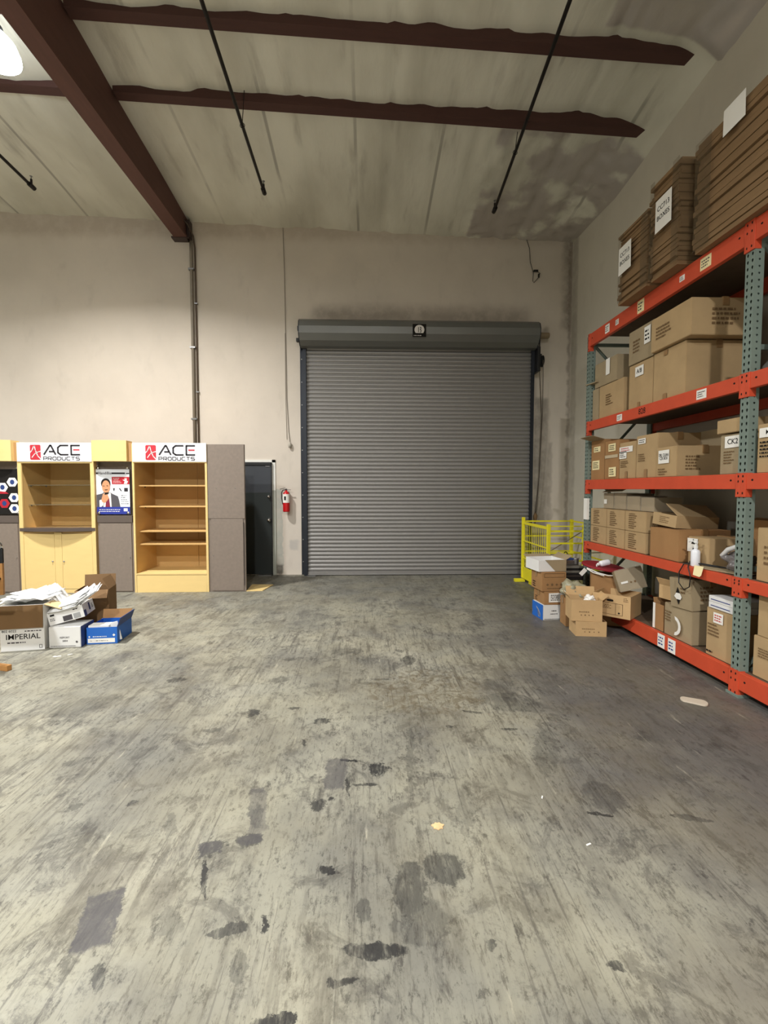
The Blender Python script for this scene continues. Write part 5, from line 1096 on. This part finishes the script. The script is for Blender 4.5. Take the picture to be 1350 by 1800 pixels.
MB().box(-0.18, 0.18, -0.24, 0.24, 0.0, 0.40).build('packing', M_paper, t)
rnd = random.Random(21)
LM = 'white mailer heaped on the IMPERIAL box'; GM = 'white mailers on the IMPERIAL box'
for k in range(12):
    mailer(-3.58+rnd.uniform(-0.10, 0.12)+0.006*k, 4.98+rnd.uniform(-0.10, 0.16), 0.465+0.006*k, R(rnd.uniform(-4, 4)), R(rnd.uniform(-6, 3)), R(rnd.uniform(-35, 35)), LM, GM, sd=k)
for k in range(5):
    mailer(-3.44+0.028*k, 5.06+0.01*k, 0.50, R(rnd.uniform(-4, 4)), R(38+4*k), R(14), 'white mailer leaning at the right end of the IMPERIAL box heap', 'leaning mailers on the IMPERIAL box', w=0.22, sd=k+20)

t = carton('shipping_box', 'small white box with grey lettering on the floor between IMPERIAL and blue boxes', (-3.262, 4.80, 0), 0.305, 0.26, 0.215, 4, m=M_white, cat='box', tape=False, jit=0.002,
           prints=[('r', 'fill', 0, 0, 1, 1, 0, M_navy), ('f', 'text', 0.3, 0.42, 0.4, 0.12, 'REPORT', M_signgrey), ('f', 'text', 0.36, 0.26, 0.3, 0.12, '2004', M_signgrey), ('f', 'lines', 0.04, 0.05, 0.85, 0.06, 1, M_signgrey), ('f', 'icons', 0.82, 0.2, 0.12, 0.14, 1, M_signgrey)])
t = carton('shipping_box', 'tilted white printed box full of mailers resting on the small white box', (-3.275, 4.84, 0.24), 0.32, 0.42, 0.13, 18, m=M_white, open_=True, cat='box', tilt=(R(-3), R(-13)),
           prints=[('f', 'fill', 0.07, 0.70, 0.12, 0.14, 0, M_ink), ('f', 'lines', 0.72, 0.72, 0.2, 0.16, 1, M_ink), ('f', 'fill', 0.40, 0.06, 0.26, 0.42, 0, M_signgrey), ('f', 'fill', 0.7, 0.06, 0.2, 0.42, 0, mat('print_grey', rgb(160, 160, 160), 0.8)), ('f', 'lines', 0.05, 0.3, 0.2, 0.25, 2, M_signgrey),
                   ('r', 'fill', 0.5, 0.25, 0.12, 0.6, 0, M_navy), ('r', 'lines', 0.75, 0.3, 0.15, 0.4, 3, M_ink), ('r', 'fill', 0.02, 0.0, 0.2, 0.5, 0, M_navy)])
MB().box(-0.15, 0.15, -0.2, 0.2, 0.004, 0.10).build('packing', M_paper, t)
for k in range(16):
    q = k/15
    mailer(-3.19+0.17*q+rnd.uniform(-0.015, 0.015), 4.96+0.12*q+rnd.uniform(-0.03, 0.03), 0.405+0.05*math.sin(PI*0.8*q)+0.003*k, R(8+rnd.uniform(-5, 5)), R(-12-30*q), R(16+rnd.uniform(-9, 9)), 'white mailer fanned out in the tilted white box', 'white mailers in the tilted white box', w=0.25, l=0.27, sd=k+5)
t = carton('cardboard_box', 'tall open brown box standing behind the tilted white box', (-3.32, 5.33, 0), 0.34, 0.32, 0.47, 14, m=DARK, open_=True, flaps=[('b', 8, 0.13), ('r', -25, 0.14), ('f', 150, 0.1)])
t = carton('shipping_box', 'blue tray box with white papers inside on the floor', (-2.945, 4.90, 0), 0.30, 0.38, 0.175, 6, m=M_blue, open_=True, cat='box',
           prints=[('f', 'fill', 0.04, 0.08, 0.88, 0.26, 0, M_paper), ('f', 'lines', 0.1, 0.14, 0.7, 0.12, 1, M_signgrey), ('f', 'lines', 0.2, 0.4, 0.5, 0.1, 1, M_paper), ('f', 'icons', 0.05, 0.38, 0.08, 0.14, 1, M_paper), ('f', 'icons', 0.84, 0.42, 0.1, 0.2, 1, M_paper)])
MB().box(-0.15, 0.15, -0.003, 0.003, 0, 0.10, Matrix.Translation((0, 0.188, 0.174)) @ Matrix.Rotation(R(-14), 4, 'X')).build('flap', BROWN, t)
MB().box(-0.003, 0.003, -0.19, 0.19, 0, 0.10, Matrix.Translation((0.15, 0.0, 0.174)) @ Matrix.Rotation(R(20), 4, 'Y')).build('flap', M_navy, t)
MB().box(-0.14, 0.06, -0.17, -0.05, 0.01, 0.19).build('white_insert', M_paper, t)
o = MB().box(-0.09, 0.07, -0.004, 0.004, 0, 0.20, Matrix.Translation((-2.70, 4.99, 0.01)) @ Matrix.Rotation(R(8), 4, 'Z') @ Matrix.Rotation(R(-12), 4, 'Y')).build('white_card', M_paper); tag(o, 'white card standing inside the blue tray box', 'card')

# tall folding wooden chair at the left edge
t = thing('folding_chair', 'tall wooden folding chair with black canvas, mostly outside the left edge', 'chair', (-3.60, 4.28, 0), (0, 0, R(8)))
def bar(p0, p1, wd, th, nm, m=M_wood):
    p0, p1 = Vector(p0), Vector(p1); d = (p1-p0); L2 = d.length
    q = d.to_track_quat('Z', 'Y').to_matrix().to_4x4()
    return MB().box(-wd/2, wd/2, -th/2, th/2, 0, L2, Matrix.Translation(p0) @ q).build(nm, m, t, bevel=0.004)
bar((-0.40, 0.22, 0.025), (0.375, -0.13, 0.025), 0.045, 0.05, 'foot_rail')
bar((-0.62, -0.22, 0.025), (0.10, -0.55, 0.025), 0.045, 0.05, 'foot_rail')
bar((-0.40, 0.20, 0.04), (0.22, 0.05, 0.80), 0.035, 0.02, 'leg')
bar((0.22, -0.06, 0.04), (-0.48, -0.22, 0.80), 0.035, 0.02, 'leg')
bar((0.262, 0.0, 0.66), (0.262, 0.0, 0.95), 0.045, 0.03, 'back_post')
bar((-0.36, 0.25, 0.72), (-0.36, 0.25, 1.10), 0.045, 0.03, 'back_post')
MB().box(-0.32, 0.27, -0.30, 0.0, 0.80, 0.82).build('canvas_seat', M_black, t)
MB().box(-0.36, 0.287, -0.012, 0.012, 0.95, 1.085).build('canvas_back', M_black, t, bevel=0.004)
MB().lathe([(0.0, 0), (0.02, 0), (0.022, 0.03), (0.015, 0.055), (0.0, 0.06)], (0.262, 0, 1.085), 14).build('finial_cap', M_chrome, t, smooth=True)

# ---------------------------------------------------------------- floor debris
P_ = []
for k in range(15): a = PI*k/14; P_.append((-0.055+0.032*math.cos(a+PI/2), 0.044*math.sin(a+PI/2)))
for k in range(15): a = PI*k/14; P_.append((0.055+0.036*math.cos(a-PI/2), -0.010+0.052*math.sin(a-PI/2)))
o = MB().prism(P_, 0.012, Matrix.Translation((2.475, 3.405, 0.001)) @ Matrix.Rotation(R(-28), 4, 'Z')).build('foam_insole', mat('foam_beige', rgb(196, 184, 166), 0.8, var=0.06), bevel=0.003); tag(o, 'beige peanut-shaped foam piece on the floor before the near post', 'foam piece')
P_ = [((0.027+0.006*math.sin(5*a))*math.cos(a), (0.022+0.004*math.sin(7*a))*math.sin(a)) for a in [k*PI/12 for k in range(24)]]
o = MB().prism(P_, 0.004, Matrix.Translation((0.33, 2.157, 0.001))).build('wood_scrap', mat('scrap_orange', rgb(226, 188, 140), 0.7, var=0.3, scale=60)); tag(o, 'small orange-tan scrap lying on the middle of the floor', 'scrap')
for (x, y, s_, a, lb) in ((-3.02, 4.55, 0.035, 10, 'white paper shred on the floor before the white boxes'), (-2.93, 4.60, 0.022, 40, 'tiny white paper shred beside the larger one by the boxes'), (0.91, 2.35, 0.012, 60, 'tiny white fleck on the floor right of the orange scrap'), (1.0, 2.02, 0.014, 20, 'small white sliver on the open floor at right')):
    o = MB().prism([(-s_, -s_*0.3), (s_, -s_*0.2), (s_*0.9, s_*0.3), (-s_*0.8, s_*0.25)], 0.002, Matrix.Translation((x, y, 0.001)) @ Matrix.Rotation(R(a), 4, 'Z')).build('paper_shred', M_paper); tag(o, lb, 'paper')
o = MB().box(-0.08, 0.08, -0.02, 0.02, 0, 0.012, Matrix.Translation((-1.07, 8.66, 0.001))).build('metal_offcut', M_steel); tag(o, 'small metal plate on the floor at the left foot of the shutter', 'metal plate')
